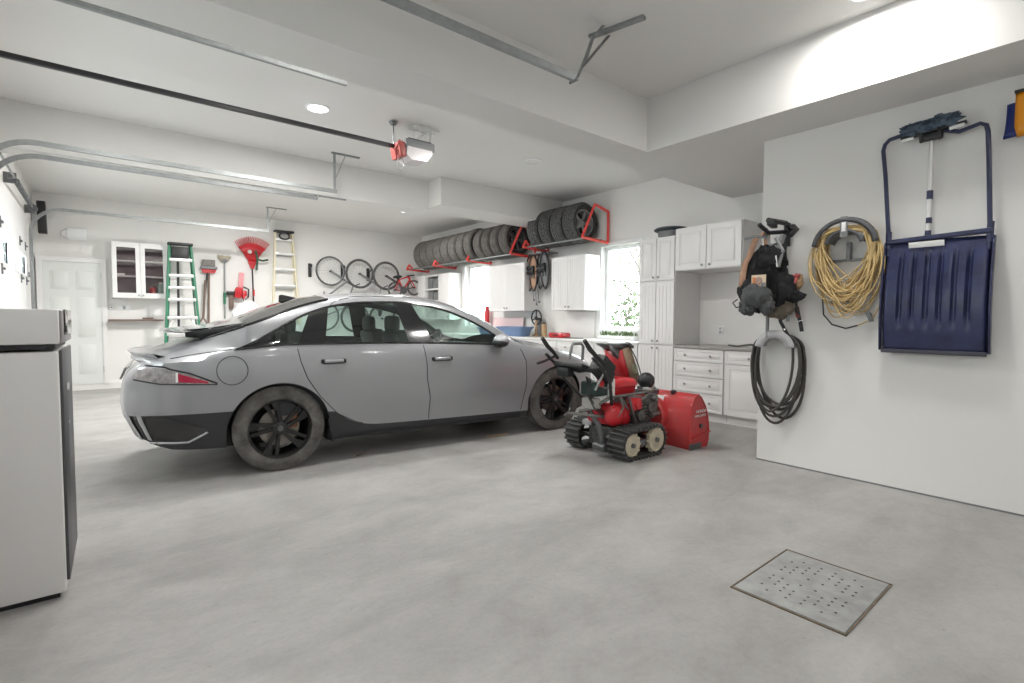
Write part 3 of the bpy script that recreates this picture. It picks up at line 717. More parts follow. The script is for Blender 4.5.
# bikes hung vertically against the back wall
def wheel(parent, c, r, tm, name='wheel', sp=20, hubm='black', w=.018):
    o = MB().lathe([(r+w*math.cos(a), w*math.sin(a)) for a in [2*PI*i/10 for i in range(10)]], 'Y', 48, c, closed=True).build(name, tm, parent)
    MB().lathe([(r-.026, -.010), (r-.012, -.012), (r-.012, .012), (r-.026, .010)], 'Y', 48, c, closed=True).build('rim', 'steel', o)
    m = MB(); c = Vector(c)
    for i in range(sp):
        a = 2*PI*i/sp; b = a+.25*(1 if i % 2 else -1); m.cyl(c+Vector((.02*math.cos(b), (.02 if i % 2 else -.02), .02*math.sin(b))), c+Vector(((r-.02)*math.cos(a), 0, (r-.02)*math.sin(a))), .0016, n=4)
    m.build('spokes', 'steel', o)
    m = MB(); m.cyl(c-Vector((0, .05, 0)), c+Vector((0, .05, 0)), .018, n=12); m.build('hub', hubm, o)
def bike(x, z, label, frm, ang, r=.315, tm='tyregrey', fork='black', y=None, s=1.0, flip=1, tw=.02):
    """front wheel centre at (x, z); bike hangs nose up; ang = direction of the frame from the front wheel"""
    t = thing('bicycle', label, 'bicycle', (x, Y0-.14 if y is None else y, z))
    # local: u along bike length (front -> rear), v towards handlebar side
    U = Vector((math.cos(ang), 0, math.sin(ang))); V = Vector((U.z*-1, 0, U.x)); V = (V if V.x > 0 else -V)*flip
    P = lambda u, v, y=0: U*u*s+V*v*s+Vector((0, y, 0))
    wheel(t, (0, 0, 0), r, tm, w=tw); wheel(t, tuple(P(1.02, 0)), r, tm, 'wheel', w=tw)
    ht, hb = P(.22, .56), P(.17, .40)
    m = MB()
    for q in (-1, 1): m.tube([P(0, 0, q*.05), P(.12, .30, q*.05), P(.16, .38, q*.03)], .013)
    m.cyl(hb, ht, .02); m.build('fork', fork, t)
    bb, st, ra = P(.62, -.06), P(.74, .46), P(1.02, 0)
    m = MB(); m.cyl(ht, st, .016); m.cyl(hb, bb, .020); m.cyl(bb, st, .016); m.cyl(hb, ht, .024)
    for q in (-1, 1): m.tube([bb+Vector((0, q*.03, 0)), ra+Vector((0, q*.06, 0))], .010); m.tube([st, ra+Vector((0, q*.06, 0))], .009)
    m.build('frame', frm, t)
    m = MB(); m.tube([P(.19, .60, -.26), P(.21, .60, -.12), P(.24, .60, 0), P(.21, .60, .06)], .013); m.cyl(ht, P(.24, .60), .015); m.build('handlebar', 'black', t)
    m = MB(); m.sphere(P(.80, .60), (.12, .07, .04), rot=Matrix.Rotation(-ang, 3, 'Y')); m.cyl(st, P(.79, .58), .013); m.build('saddle', 'black', t)
    m = MB(); m.lathe([(.09, -.004), (.09, .004), (.02, .004), (.02, -.004)], 'Y', 24, bb+Vector((0, -.05, 0)), closed=True); m.tube([bb+Vector((0, -.06, 0)), bb+U*.15*s+Vector((0, -.07, 0))], .012); m.tube([bb+Vector((0, .06, 0)), bb-U*.15*s+Vector((0, .07, 0))], .012)
    m.build('crank', 'steeld', t)
    return t
bike(4.09, 2.33, 'leftmost of the hung bicycles, with thin dark wheels and a black fork', M['greyplastic'], R(-98), .315, 'tyregrey', 'steel', Y0-.12, tw=.018)
bike(4.74, 2.30, 'middle hung bicycle, with grey tyres and a silver frame', M['ltgrey'], R(-97), .315, 'tyregrey', 'steel', Y0-.20, tw=.028)
bike(5.36, 2.28, 'right one of the three large hung bicycles, nearest the window wall', M['alu'], R(-96), .315, 'tyregrey', 'black', Y0-.28, tw=.028)
bike(6.02, 2.02, 'small red bicycle hung low at the right, by the corner cabinet', M['red'], R(-172), .17, 'tyregrey', 'red', Y0-.42, .50, flip=-1)
for x, z in ((3.67, 2.33), (4.40, 2.35), (5.02, 2.31)):
    t = thing('bike_hook', 'black wall bracket beside the %s hung bicycle wheel' % {3.67: 'left', 4.40: 'middle', 5.02: 'right'}[x], 'bracket', (x, Y0, z))
    MB().box((0, -.015, 0), (.07, .03, .30), None, .006).build('plate', 'black', t); MB().tube([(0, -.03, .08), (0, -.14, .06), (0, -.16, .12)], .012).build('hook', 'black', t)

# ================================================================ GARAGE DOOR TRACKS
def c_track(m, pts, h=.022, w=.028):
    """C-section rail swept along pts lying in a plane Y=const"""
    prof = [(-w/2, -h), (-w/2, h), (w/2, h), (w/2, h-.012), (w/2-.004, h-.012), (w/2-.004, h-.004), (-w/2+.004, h-.004), (-w/2+.004, -h+.004), (w/2-.004, -h+.004), (w/2-.004, -h+.012), (w/2, -h+.012), (w/2, -h)]
    rings = []; P = [Vector(p) for p in pts]
    for i, p in enumerate(P):
        a = P[max(0, i-1)]; b = P[min(len(P)-1, i+1)]; d = (b-a).normalized(); nrm = Vector((-d.z, 0, d.x))
        rings.append([m.bm.verts.new(p+Vector((0, u, 0))+nrm*v) for u, v in prof])
    n = len(prof)
    for i in range(len(P)-1):
        for k in range(n): m.bm.faces.new((rings[i][k], rings[i][(k+1) % n], rings[i+1][(k+1) % n], rings[i+1][k]))
    m.bm.faces.new(rings[0]); m.bm.faces.new(rings[-1][::-1])
def door_track(y, z, xe, label, hang=None, side=1, loc_low=0.02, r=.38, double=False, xo=.06):
    t = thing('garage_door_track', label, 'track', (0, 0, 0))
    x0 = XL+xo; arc = [(x0+r-r*math.cos(a), y, z-r+r*math.sin(a)) for a in [PI/2*i/10 for i in range(11)]]
    m = MB(); c_track(m, arc+[(xe, y, z)]); m.build('horizontal_rail', 'steel', t)
    m = MB(); c_track(m, [(x0, y, loc_low), (x0, y, z-r)]); m.build('vertical_rail', 'steel', t)
    b = MB()
    for zz in (.5, 1.2, 1.9): MB().box((x0-.02, y, zz), (.05, .06, .07), None, .003).build('jamb_bracket', 'steel', t)
    if double:
        m = MB(); c_track(m, [(x0+.1, y, z+.09), (xe-.3, y, z+.09)], .018); m.build('upper_rail', 'steel', t)
    if hang:
        hx, top = hang; m = MB()
        m.box((xe-.02, y+side*.015, (z+top)/2), (.032, .004, top-z+.04)); m.box((xe-.02+.014, y+side*.03, (z+top)/2), (.004, .03, top-z+.04))
        m.build('drop_angle', 'steel', t)
        m = MB()
        d = Vector((hx-xe, 0, top-z)); m.tube([(xe-.01, y+side*.02, z+.16), (hx, y+side*.02, top-.01)], .016, 4, flat=.3)
        m.box((hx, y, top-.008), (.36, .035, .016)); m.build('ceiling_angle', 'steel', t)
    return t
door_track(10.35, 2.90, 2.55, 'galvanised overhead door track farthest back, by the back wall', (2.68, ZC))
door_track(6.90, 2.86, 2.30, 'galvanised overhead door track, lower of the two in the middle', (2.50, 2.90), xo=.02)
door_track(6.42, 2.87, 2.38, 'galvanised overhead door track, upper of the two in the middle, with a hanger', (2.50, ZC), xo=.02)
door_track(3.62, 2.955, 1.42, 'galvanised overhead door track running along the ceiling beam', None)
t = door_track(2.42, 2.88, 2.50, 'galvanised overhead door track nearest the camera, top centre', None, double=False)
m = MB(); c_track(m, [(XL+.4, 2.36, 2.835), (1.9, 2.36, 2.835)], .010, .012); m.build('cable_rail', 'steel', t)
m = MB()
for (a, b, r) in (((2.53, 2.42, 2.89), (2.62, 2.43, 3.06), .016), ((2.60, 2.42, 3.02), (2.68, 2.42, 3.21), .022), ((2.68, 2.42, 3.20), (2.80, 2.44, 3.33), .02), ((2.60, 2.44, 2.99), (2.93, 2.50, 3.33), .022)):
    m.tube([a, b], r, 4, flat=.35)
m.box((2.90, 2.40, 3.340), (.045, .42, .02), Matrix.Rotation(R(14), 3, 'Z')); m.build('ceiling_angle', 'steel', t)
m = MB(); m.cyl((2.50, 2.39, 2.86), (2.50, 2.46, 2.86), .010, n=10); m.build('roller', 'steeld', t)
# torsion shaft over the far garage door
t = thing('torsion_spring', 'dark torsion spring shaft above the far garage door', 'spring', (0, 0, 0))
m = MB(); m.cyl((XL+.10, 7.0, 2.86), (XL+.10, 10.4, 2.86), .012, n=10); m.build('shaft', 'steel', t)
m = MB(); 
m.tube([(XL+.10+.026*math.cos(a*2.0), 8.3+.014*a, 2.86+.026*math.sin(a*2.0)) for a in [i*.35 for i in range(330)]], .006, 5); m.build('coil', 'steeld', t)
MB().cyl((XL+.10, 10.18, 2.86), (XL+.10, 10.26, 2.86), .055, n=20).build('drum', 'steeld', t)
for yy in (10.32, 8.15): MB().box((XL+.06, yy, 2.86), (.11, .02, .12)).build('bearing_plate', 'steeld', t)
t = thing('lift_motor', 'small dark door lift bracket at the left edge, above the far garage door', 'bracket', (XL+.08, 7.95, 2.84)); MB().box((0, 0, 0), (.05, .05, .06), None, .01).build('bracket_box', 'steeld', t)

# opener
t = thing('garage_door_opener', 'ceiling hung garage door opener motor with a long black rail', 'opener', (2.70, 5.0, 3.085)); t.scale = (.92, .92, .92)
MB().box((-2.0, 0, .0), (3.55, .042, .042), None, .004).build('rail', 'black', t)
m = MB(); m.prism([(-.17, -.13, .01), (.20, -.13, .01), (.20, -.13, -.06), (.12, -.13, -.17), (-.10, -.13, -.19), (-.19, -.13, -.12)], (0, .26, 0)); m.bm.transform(Matrix.Diagonal((.86, 1, .78, 1))); o = m.build('light_cover', mat('frosted_cover', (.62, .58, .58), .3, coat=.3), t)
m = MB(); m.box((.02, 0, .04), (.38, .27, .10), None, .02); m.build('motor_housing', 'greyplastic', t)
MB().box((.03, 0, .098), (.30, .20, .02), None, .005).build('top_plate', 'black', t)
m = MB(); m.box((-.20, 0, -.04), (.09, .23, .17), Matrix.Rotation(R(-12), 3, 'Y'), .02); m.tube([(-.24, -.12, .05), (-.27, -.06, -.05), (-.22, 0, -.12)], .012); m.build('front_cap', mat('brick_red_plastic', (.36, .08, .07), .45), t)
m = MB(); m.tube([(-.20+.035*math.cos(a)*1.3, -.05, -.20+.07*math.sin(a)) for a in [2*PI*i/20 for i in range(20)]], .004, 5, closed=True); m.build('release_cord', 'steeld', t)
m = MB()
for x in (.02, .16):
    m.tube([(x, .06, .10), (x+.03, .06, .27)], .016, 4, flat=.3); m.tube([(x, -.08, .10), (x+.03, -.08, .27)], .016, 4, flat=.3)
m.tube([(.0, -.08, .12), (.18, -.08, .25)], .012, 4); m.box((.12, .06, .26), (.34, .035, .016)); m.box((.12, -.08, .26), (.34, .035, .016)); m.build('hanger', 'alu', t)
m = MB(); m.cyl((-.26, 0, .02), (-.26, 0, .27), .007, n=8); m.lathe([(.0, .27), (.05, .27), (.035, .24), (0, .235)], 'Z', 20, (-.26, 0, 0)); m.build('drop_rod', 'steeld', t)

# recessed lamps in view
def downlight(x, y, z, on, label, r=.095):
    t = thing('recessed_light', label, 'light', (x, y, z))
    MB().lathe([(r+.022, 0), (r+.022, -.006), (r, -.012), (r, -.004), (r+.018, 0)], 'Z', 40, closed=True).build('trim_ring', 'pvc', t)
    em = mat('lamp_on', (1, 1, 1), .5, emit=(1, .98, .95), estr=9) if on else mat('lamp_off', (.75, .74, .72), .5)
    MB().lathe([(0, -.007), (r, -.007), (r, -.003), (0, -.003)], 'Z', 40).build('lens', em, t)
downlight(*LAMPS_AND_FILLS[0][:3], 1, 'bright round ceiling light left of the opener motor')
downlight(*LAMPS_AND_FILLS[1][:3], 0, 'unlit round ceiling light right of the opener motor')
downlight(*LAMPS_AND_FILLS[2][:3], 1, 'bright round ceiling light in the far bay, left of the tyres')
downlight(*LAMPS_AND_FILLS[3][:3], 1, 'bright round ceiling light at the top right, beside the deep beam')

# ================================================================ WHITE APPLIANCE AT LEFT
t = thing('refrigerator', 'white chest-high appliance with a dark front at the left edge', 'appliance', (-.140, 3.03, 0), R(-1.2))
m = MB(); m.box((-.235, .31, .575), (.47, .61, 1.10), None, .012); m.build('cabinet', mat('appliance_white', (.80, .785, .775), .42), t)
m = MB(); m.box((-.235, .31, 1.145), (.45, .59, .02)); m.build('gap', 'black', t)
m = MB(); m.box((-.232, .31, 1.236), (.475, .61, .157), None, .01); m.build('lid', mat('appliance_white'), t) if False else m.build('lid', _m['appliance_white'], t)
m = MB(); m.box((.006, .32, .60), (.012, .58, 1.06), None, .004); m.build('front_panel', mat('dark_grey_panel', (.085, .085, .09), .4), t)
m = MB(); m.box((.008, .32, 1.235), (.012, .58, .150), None, .004); m.build('control_panel', mat('mid_grey_panel', (.30, .29, .29), .4), t)
m = MB(); m.box((.016, .36, 1.255), (.008, .42, .12), None, .003); m.build('recessed_handle', 'blackg', t)
text_mesh('Danby', .05, (.0135, .30, .94), (R(90), 0, R(90)), M['paper'], t, 'lettering', .001); MB().box((.0135, .30, .76), (.002, .014, .014)).build('badge_dot', 'paper', t)
m = MB(); m.box((-.235, .31, .012), (.42, .56, .024)); m.build('plinth', 'black', t)

# ================================================================ FLOOR DRAIN COVER
t = thing('access_cover', 'square perforated grey metal cover set in the floor', 'cover', (2.625, .935, 0), R(.3))
pm = mat('checker_metal', (.40, .40, .39), .6, .1, col2=(.28, .28, .272), nscale=9)
MB().box((0, 0, .002), (.60, .465, .008), None, .001).build('plate', pm, t)
m = MB()
for (a, b, c, d) in ((-.31, .31, .237, .243), (-.31, .31, -.243, -.237), (-.315, -.307, -.243, .243), (.307, .315, -.243, .243)): m.bx(a, b, c, d, 0, .005)
m.build('frame', mat('rusty_edge', (.20, .15, .10), .8, noise=.4, nscale=20), t)
hole = None
for gx in (-1, 1):
    for gy in (-1, 1):
        for i in range(5):
            for j in range(4):
                x = gx*(.045+i*.042); y = gy*(.032+j*.042)
                if (i+j) % 2 == 0 or (i+j) % 3 == 0: 
                    if hole is None: hole = MB().cyl((0, 0, .0062), (0, 0, .0066), .0062, n=10).build('hole', 'black', t, loc=(x, y, 0))
                    else: h = hole.copy(); COL.objects.link(h); h.parent = t; h.location = (x, y, 0)

# ================================================================ PARTITION WALL
X0 = XP
# snow scoop
t = thing('snow_scoop', 'dark blue sleigh snow shovel hung on the right wall with its tube handle up', 'shovel', (X0-.012, .905, 0))
def scoop_pt(u, v):
    # u 0..1 across (left = +Y), v 0..1 from top to bottom
    ztop = 1.855-.015*u; zbot = 1.055
    half = .285+.005*v
    y = half*(1-2*u)
    z = ztop+(zbot-ztop)*v
    d = -.035-.085*math.sin(PI*min(1, v*.72+.06))   # bulge away from the wall
    d += .02*(1-abs(2*u-1)**6)*0
    return Vector((d, y, z))
rows = []; NU, NV = 72, 26
for j in range(NV+1):
    v = j/NV; row = []
    for i in range(NU+1):
        u = i/NU; p = scoop_pt(u, v)
        k = (u*7.6-.8); fr = k-math.floor(k); rib = 0
        if 0 <= k < 6 and .10 < v < .80:
            rib = max(0, 1-abs(fr-.5)/.24); rib = min(1, rib*1.8)*min(1, (v-.10)/.04)*min(1, (.80-v)/.12)
        p.x += .024*rib
        edge = max(0, abs(2*u-1)-.93)/.07; p.x += .04*edge*edge
        row.append(p)
    rows.append(row)
m = MB(); m.grid(rows); m.build('scoop', 'navy', t, sharp=50, solid=.006)
for s in (-1, 1):
    m = MB(); pts = [scoop_pt(0 if s > 0 else 1, j/12)+Vector((.03, s*.012, 0)) for j in range(13)]
    m.grid([[p+Vector((.03, 0, 0)) for p in pts], [p-Vector((.045, 0, 0)) for p in pts]]); m.build('side_wall', 'navy', t, solid=.008)
MB().box((-.065, 0, 1.862), (.04, .58, .035), Matrix.Rotation(R(-2), 3, 'X'), .01).build('top_rim', 'navy', t)
MB().box((-.095, 0, 1.052), (.022, .585, .03), None, .004).build('wear_strip', mat('dark_wear_strip', (.05, .05, .07), .5), t)
MB().box((-.088, .05, 1.815), (.005, .20, .04), Matrix.Rotation(R(-16), 3, 'Y'), .001).build('sticker', 'paper', t)
hp = [(-.06, .275, 1.75), (-.06, .28, 1.9), (-.05, .315, 2.35), (-.05, .335, 2.54), (-.05, .325, 2.585), (-.06, .295, 2.61), (-.06, .20, 2.625), (-.05, .12, 2.625)]
m = MB(); m.tube(hp, .014, 10); 
hp2 = [(-.06, -.275, 1.75), (-.06, -.275, 1.9), (-.06, -.255, 2.35), (-.06, -.245, 2.52), (-.06, -.235, 2.565), (-.06, -.205, 2.585), (-.06, -.10, 2.56), (-.05, 0.0, 2.60), (-.05, .12, 2.625)]
m.tube(hp2, .014, 10); m.build('tube_handle', 'navyd', t)
for s in (-1, 1): MB().cyl((-.06, s*.277, 1.80), (-.06, s*.279, 1.93), .019, n=12).build('sleeve', 'navyd', t)
# telescopic snow brush hung behind
t = thing('snow_brush', 'extending snow brush with a fuzzy dark blue head, hung inside the scoop handle', 'brush', (X0-.05, .955, -.055))
m = MB(); rnd = random.Random(5)
m.sphere((-.05, .085, 2.69), (.05, .08, .042), noise=.7, seed=1); m.sphere((-.05, -.065, 2.705), (.05, .09, .042), noise=.7, seed=3)
for i in range(900):
    y = rnd.uniform(-.150, .155); z = 2.692-.06*y; a = rnd.uniform(.2, 2.9); p = Vector((-.05, y, z)); d = Vector((-math.cos(a)*.055, rnd.uniform(-.01, .01), math.sin(a)*.045))
    m.tube([p+d*.6, p+d*1.05], .0022, 3)
m.build('bristle_head', mat('blue_bristles', (.09, .125, .17), .9), t)
m = MB(); m.box((-.04, -.01, 2.655), (.04, .36, .014), Matrix.Rotation(R(-4), 3, 'X')); m.box((-.03, 0, 2.62), (.05, .13, .05), None, .01)
for k in (-.05, .05): m.box((-.05, k, 2.63), (.02, .02, .09), None, .004)
m.build('joint', 'black', t)
m = MB(); m.box((-.05, .13, 2.632), (.012, .07, .03), Matrix.Rotation(R(-6), 3, 'X'), .003); m.build('white_tag', 'paper', t); MB().box((-.05, -.14, 2.655), (.012, .08, .04), Matrix.Rotation(R(-6), 3, 'X'), .003).build('white_tag', 'paper', t)
m = MB(); m.cyl((-.01, 0, 2.60), (.0, .005, 1.80), .0145, n=14); m.build('pole', 'alu', t)
m = MB(); m.cyl((-.005, 0, 2.25), (-.003, 0, 2.19), .019, n=14); m.cyl((-.003, 0, 2.06), (-.003, 0, 2.02), .018, n=12); m.cyl((0, .003, 1.97), (0, .005, 1.70), .018, n=14); m.build('grip', 'navyd', t)
# orange & blue scoops, cropped at the right edge
t = thing('orange_shovel', 'orange plastic shovel blade at the right edge of the picture', 'shovel', (X0-.02, .435, 2.46))
m = MB(); rows = []
for j in range(9):
    v = j/8; row = []
    for i in range(13):
        u = -1+2*i/12; w = .095*(1-.25*max(0, v-.75)**1*2.4); row.append((-.09-.03*(1-u*u)+(.02 if v > .9 else 0), u*w, .25-.27*v))
    rows.append(row)
m.grid(rows); m.build('blade', 'orange', t, solid=.008); MB().box((-.10, 0, .255), (.05, .20, .018), None, .004).build('rim', 'black', t)
m = MB(); m.cyl((-.07, 0, .25), (-.03, 0, .75), .012); m.build('handle', 'black', t); 
t = thing('blue_shovel', 'navy plastic shovel blade behind the orange one, at the right edge', 'shovel', (X0-.02, .49, 2.45))
m = MB(); rows = []
for j in range(7):
    v = j/6; rows.append([(-.03-.02*(1-u*u)-.015*v, u*(.085+.012*v**3)-.0, .22-.22*v) for u in [-1+2*i/12 for i in range(13)]])
m.grid(rows); m.build('blade', mat('royal_navy', (.008, .02, .16), .3), t, solid=.008); MB().cyl((-.03, 0, .22), (-.02, 0, .80), .012).build('handle', 'black', t)

# yellow extension cord on its hanger
t = thing('hose_hanger', 'grey plastic arched hanger screwed to the right wall, holding the yellow cord', 'hanger', (X0, 1.45, 1.90))
m = MB(); A = [R(20+i*140/16) for i in range(17)]
rows = [[(x, .205*math.cos(a)*k, .19*math.sin(a)*k-.06) for a in A] for x, k in ((0, .62), (-.15, .62), (-.16, .70))]
m.grid(rows); m.build('arch', 'greyplastic', t, solid=.008)
rows = [[(x, .205*math.cos(a)*k, .205*math.sin(a)*k-.06) for a in [R(6+i*168/24) for i in range(25)]] for x, k in ((-.165, .93), (-.172, 1.0), (-.165, 1.10), (-.15, 1.12))]
m = MB(); m.grid(rows); m.build('front_ring', mat('dark_grey_ring', (.07, .072, .078), .5), t, solid=.006)
rows = [[(x, .205*math.cos(a)*k, .205*math.sin(a)*k-.06) for a in [R(14+i*152/20) for i in range(21)]] for x, k in ((-.165, .56), (-.165, .68))]
m = MB(); m.grid(rows); m.build('inner_ring', mat('dark_grey_ring', (.07, .072, .078)), t, solid=.006)
m = MB(); m.box((-.165, 0, .095), (.01, .05, .16), None, .003); m.build('front_tab', 'greyplastic', t)
m = MB(); m.box((-.03, 0, -.08), (.05, .03, .14), None, .004); m.box((-.02, 0, -.15), (.04, .36, .018), None, .003)
for s in (-1, 1): m.box((-.03, s*.17, -.10), (.05, .02, .12), None, .003)
m.build('backplate', 'greyplastic', t); MB().box((-.172, 0, .095), (.004, .028, .07), None, .001).build('label', 'paper', t)
t = thing('extension_cord', 'coiled yellow extension cord hanging from the grey arched hanger', 'cord', (X0, 1.45, 1.90))
m = MB(); rnd = random.Random(11)
for k in range(46):
    H = rnd.uniform(.34, .60); w = rnd.uniform(.145, .215); x = -.03-.10*rnd.random(); ph = rnd.uniform(-.05, .05); pts = []
    sk = rnd.uniform(-.10, .10); wob = rnd.uniform(.0, .035); f3 = rnd.choice((2, 3, 4))
    for i in range(40):
        a = 2*PI*i/40; s, c = math.sin(a), math.cos(a)
        if s >= 0: y, z = w*.92*c, .075*s+rnd.uniform(-.001, .001)+.01*(k % 4)
        else:
            y = w*(1.0+.10*math.sin(-s*PI))*c+sk*(-s); z = H*s*(.85+.15*abs(s))+wob*math.sin(f3*a+k)
        pts.append((x-.03*abs(math.sin(a*1.5+k)), y+ph*(-min(0, s)), z))
    m.tube(pts, .0055, 6, closed=True)
m.build('coil', 'yellow', t)
m = MB(); m.tube([(-.06, .17, -.45), (-.06, .16, -.58), (-.05, .10, -.66), (-.05, .0, -.69), (-.05, -.08, -.665)], .006, 6); m.build('dark_tail', 'black', t)
m = MB(); m.tube([(-.05, -.08, -.665), (-.05, -.17, -.62), (-.05, -.23, -.50), (-.05, -.24, -.35)], .006, 6); m.build('cord_tail', 'yellow', t)
MB().box((-.055, -.16, -.60), (.03, .03, .07), Matrix.Rotation(R(-20), 3, 'X'), .006).build('plug', 'greyplastic', t)

# dark hose on grey bracket
t = thing('hose_bracket', 'light grey curved hose bracket on the wall end, below the black gear', 'hanger', (X0, 1.955, 1.02))
rows = [[(x, .15*math.cos(a)*k, .13*math.sin(a)*k) for a in [R(10+i*160/16) for i in range(17)]] for x, k in ((0, .95), (-.13, .95), (-.145, 1.12), (-.145, 1.12))]
m = MB(); m.grid(rows); m.build('arch', 'ltgrey', t, solid=.008)
rows = [[(-.148, .155*math.cos(a)*k, .155*math.sin(a)*k-.0) for a in [R(8+i*164/16) for i in range(17)]] for k in (.62, 1.08)]
m = MB(); m.grid(rows); m.build('face_plate', 'ltgrey', t, solid=.006)
t = thing('garden_hose', 'dark coiled hose hanging in long loops from the light grey bracket', 'hose', (X0, 1.955, 1.02))
m = MB(); rnd = random.Random(3)
for k in range(9):
    H = .48+.20*rnd.random(); w = .165+.075*rnd.random(); x = -.03-.012*k; sk = rnd.uniform(-.05, .05); pts = []
    for i in range(44):
        a = 2*PI*i/44; s, c = math.sin(a), math.cos(a)
        if s >= 0: y, z = w*(.86+.0*c)*c, .135*s
        else: y, z = w*(.86+.16*math.sin(min(1, -s*1.2)*PI*.5))*c*1.02+sk*(-s), H*s
        pts.append((x, y, z))
    m.tube(pts, .0115, 8, closed=True)
m.build('coil', 'hose', t)
m = MB(); m.tube([(-.10, -.13, .06), (-.12, -.08, .16), (-.12, -.035, .24), (-.12, -.02, .34)], .014); m.build('hose_end', 'black', t); MB().cyl((-.12, -.066, .18), (-.12, -.078, .165), .018).build('ferrule', 'chrome', t)
o = MB().tube([(0, 0, 0), (.0, .10, .015), (0, .22, -.005), (.02, .32, -.0)], .009).build('cord_end', 'hose', loc=(X0-.06, 2.10, 1.035)); tag(o, 'short cord end sticking out left from the hose bracket', 'cord')

# black gear hanging at the wall end
t = thing('hook_rack', 'black double-arm hook rack at the top of the hanging gear', 'rack', (X0, 1.93, 2.03))
m = MB(); m.box((-.012, 0, -.02), (.024, .05, .20), None, .004); m.tube([(0, -.03, .03), (-.20, -.06, .05), (-.38, .0, .06)], .022, 8); m.tube([(0, -.02, -.03), (-.18, -.14, -.01), (-.30, -.16, .0)], .024, 8, flat=.7); m.tube([(-.05, .0, .0), (-.30, .03, -.03), (-.40, .06, .03)], .018)
m.box((-.30, .0, .035), (.20, .05, .04), Matrix.Rotation(R(14), 3, 'Z'), .008); m.build('arms', 'black', t)
t = thing('tool_vest', 'black padded vest hanging from the hook rack', 'vest', (X0-.22, 2.01, 1.65)); t.scale = (1.1, 1.15, 1.15)
m = MB(); m.sphere((0, 0, 0), (.10, .15, .20), noise=.35, seed=4); m.sphere((-.05, -.06, .12), (.09, .10, .10), noise=.4, seed=8); m.sphere((-.02, .08, -.12), (.09, .10, .14), noise=.4, seed=9); m.sphere((.03, -.10, -.10), (.09, .08, .14), noise=.4, seed=19)
m.build('padding', 'blackfab', t)
m = MB(); m.box((-.05, -.10, .16), (.06, .02, .26), Matrix.Rotation(R(18), 3, 'X'), .004); m.tube([(-.08, -.10, .26), (-.10, -.16, .16), (-.10, -.13, .05)], .012); m.tube([(-.06, -.02, .34), (-.09, -.06, .22), (-.10, -.14, .18)], .010, 6); m.build('webbing', 'greyplastic', t)
m = MB()
m.tube([(-.12, -.12, .13), (-.12, -.13, .05)], .005, 5)
m.build('piping', 'paper', t)
t = thing('leather_strap', 'tan leather strap hanging at the left side of the black gear', 'strap', (X0-.26, 2.05, 1.78))
m = MB(); rows = []
for p in [(-.0, -.06, .24), (-.03, .02, .18), (-.04, .06, .05), (-.04, .10, -.02), (-.04, .12, -.14), (-.03, .13, -.22)]:
    p = Vector(p); rows.append([p+Vector((0, -.026, 0)), p+Vector((-.006, 0, 0)), p+Vector((0, .026, 0))])
m.grid(rows)
rows = [[Vector(p)+Vector((0, -.025, 0)), Vector(p)+Vector((0, .025, 0))] for p in ((0, -.06, .24), (-.02, -.075, .10), (-.03, -.10, -.03))]
m.grid(rows); m.build('strap', 'tan', t, solid=.008)
o = MB().tube([(0, .08, 0), (0, 0, .012), (0, -.12, -.01)], .012).build('buckle_bar', 'steel', loc=(X0-.32, 2.07, 1.97)); tag(o, 'thin metal bar across the tan strap', 'bar')
t = thing('pouch', 'dark grey padded pouch low in front of the hanging black vest', 'pouch', (X0-.34, 2.03, 1.48))
m = MB(); m.sphere((0, 0, 0), (.10, .12, .10), noise=.22, seed=12); m.sphere((.0, .07, -.10), (.07, .07, .07), noise=.3, seed=5); m.sphere((.02, -.08, -.08), (.06, .06, .08), noise=.3, seed=6); m.build('padding', mat('grey_mesh_fabric', (.085, .09, .092), .8, noise=.35, nscale=30, bump=.4, bscale=60), t)
MB().tube([(-.06, .13, -.03), (-.08, .16, -.06), (-.06, .14, -.10), (-.04, .10, -.09)], .006, 6).build('loop', 'black', t)
t = thing('picture_patch', 'small square badge with a pale portrait on the black vest', 'badge', (X0-.365, 2.0, 1.60))
MB().box((0, 0, 0), (.006, .12, .10), None, .002).build('card', mat('badge_beige', (.62, .50, .36), .5), t)
m = MB(); m.sphere((-.003, .0, 0), (.004, .033, .034)); m.build('face_patch', mat('badge_rose', (.55, .36, .30), .6, noise=.5, nscale=40), t); MB().box((-.004, .035, -.005), (.003, .028, .07), None).build('red_patch', mat('badge_orange', (.60, .22, .08), .6), t); MB().box((-.004, -.04, -.03), (.003, .035, .03), None).build('grey_patch', 'greyplastic', t)
t = thing('jumper_cable', 'dark cable with red clamp hanging at the right of the black gear', 'cable', (X0-.08, 1.83, 1.40))
m = MB(); m.tube([(0, 0, .22), (-.02, .01, .10), (-.02, -.02, 0), (-.02, -.06, -.14), (-.02, -.075, -.22)], .016); m.build('cable', 'black', t)
m = MB(); m.tube([(0, -.02, .26), (-.04, -.01, .18), (-.03, .02, .12)], .016); m.tube([(-.02, -.05, .25), (-.03, .05, .24)], .012); m.build('clamp', mat('pink_red_plastic', (.55, .12, .12), .5), t); MB().tube([(-.01, -.025, -.02), (-.02, -.045, -.10)], .019).build('red_sleeve', mat('deep_red', (.20, .02, .02), .5), t)
m = MB(); m.cyl((-.02, -.06, -.13), (-.02, -.062, -.135), .02); m.build('band', 'pvc', t)
t = thing('hanging_cloth', 'tan and grey cloth bundle under the black vest', 'cloth', (X0-.14, 1.93, 1.38))
m = MB(); m.sphere((0, 0, 0), (.08, .13, .09), noise=.4, seed=21); m.build('bundle', mat('khaki_fabric', (.20, .17, .13), .9, noise=.5, nscale=14), t); MB().sphere((.02, -.04, .09), (.09, .15, .07), noise=.3, seed=22).build('black_fold', 'blackfab', t)
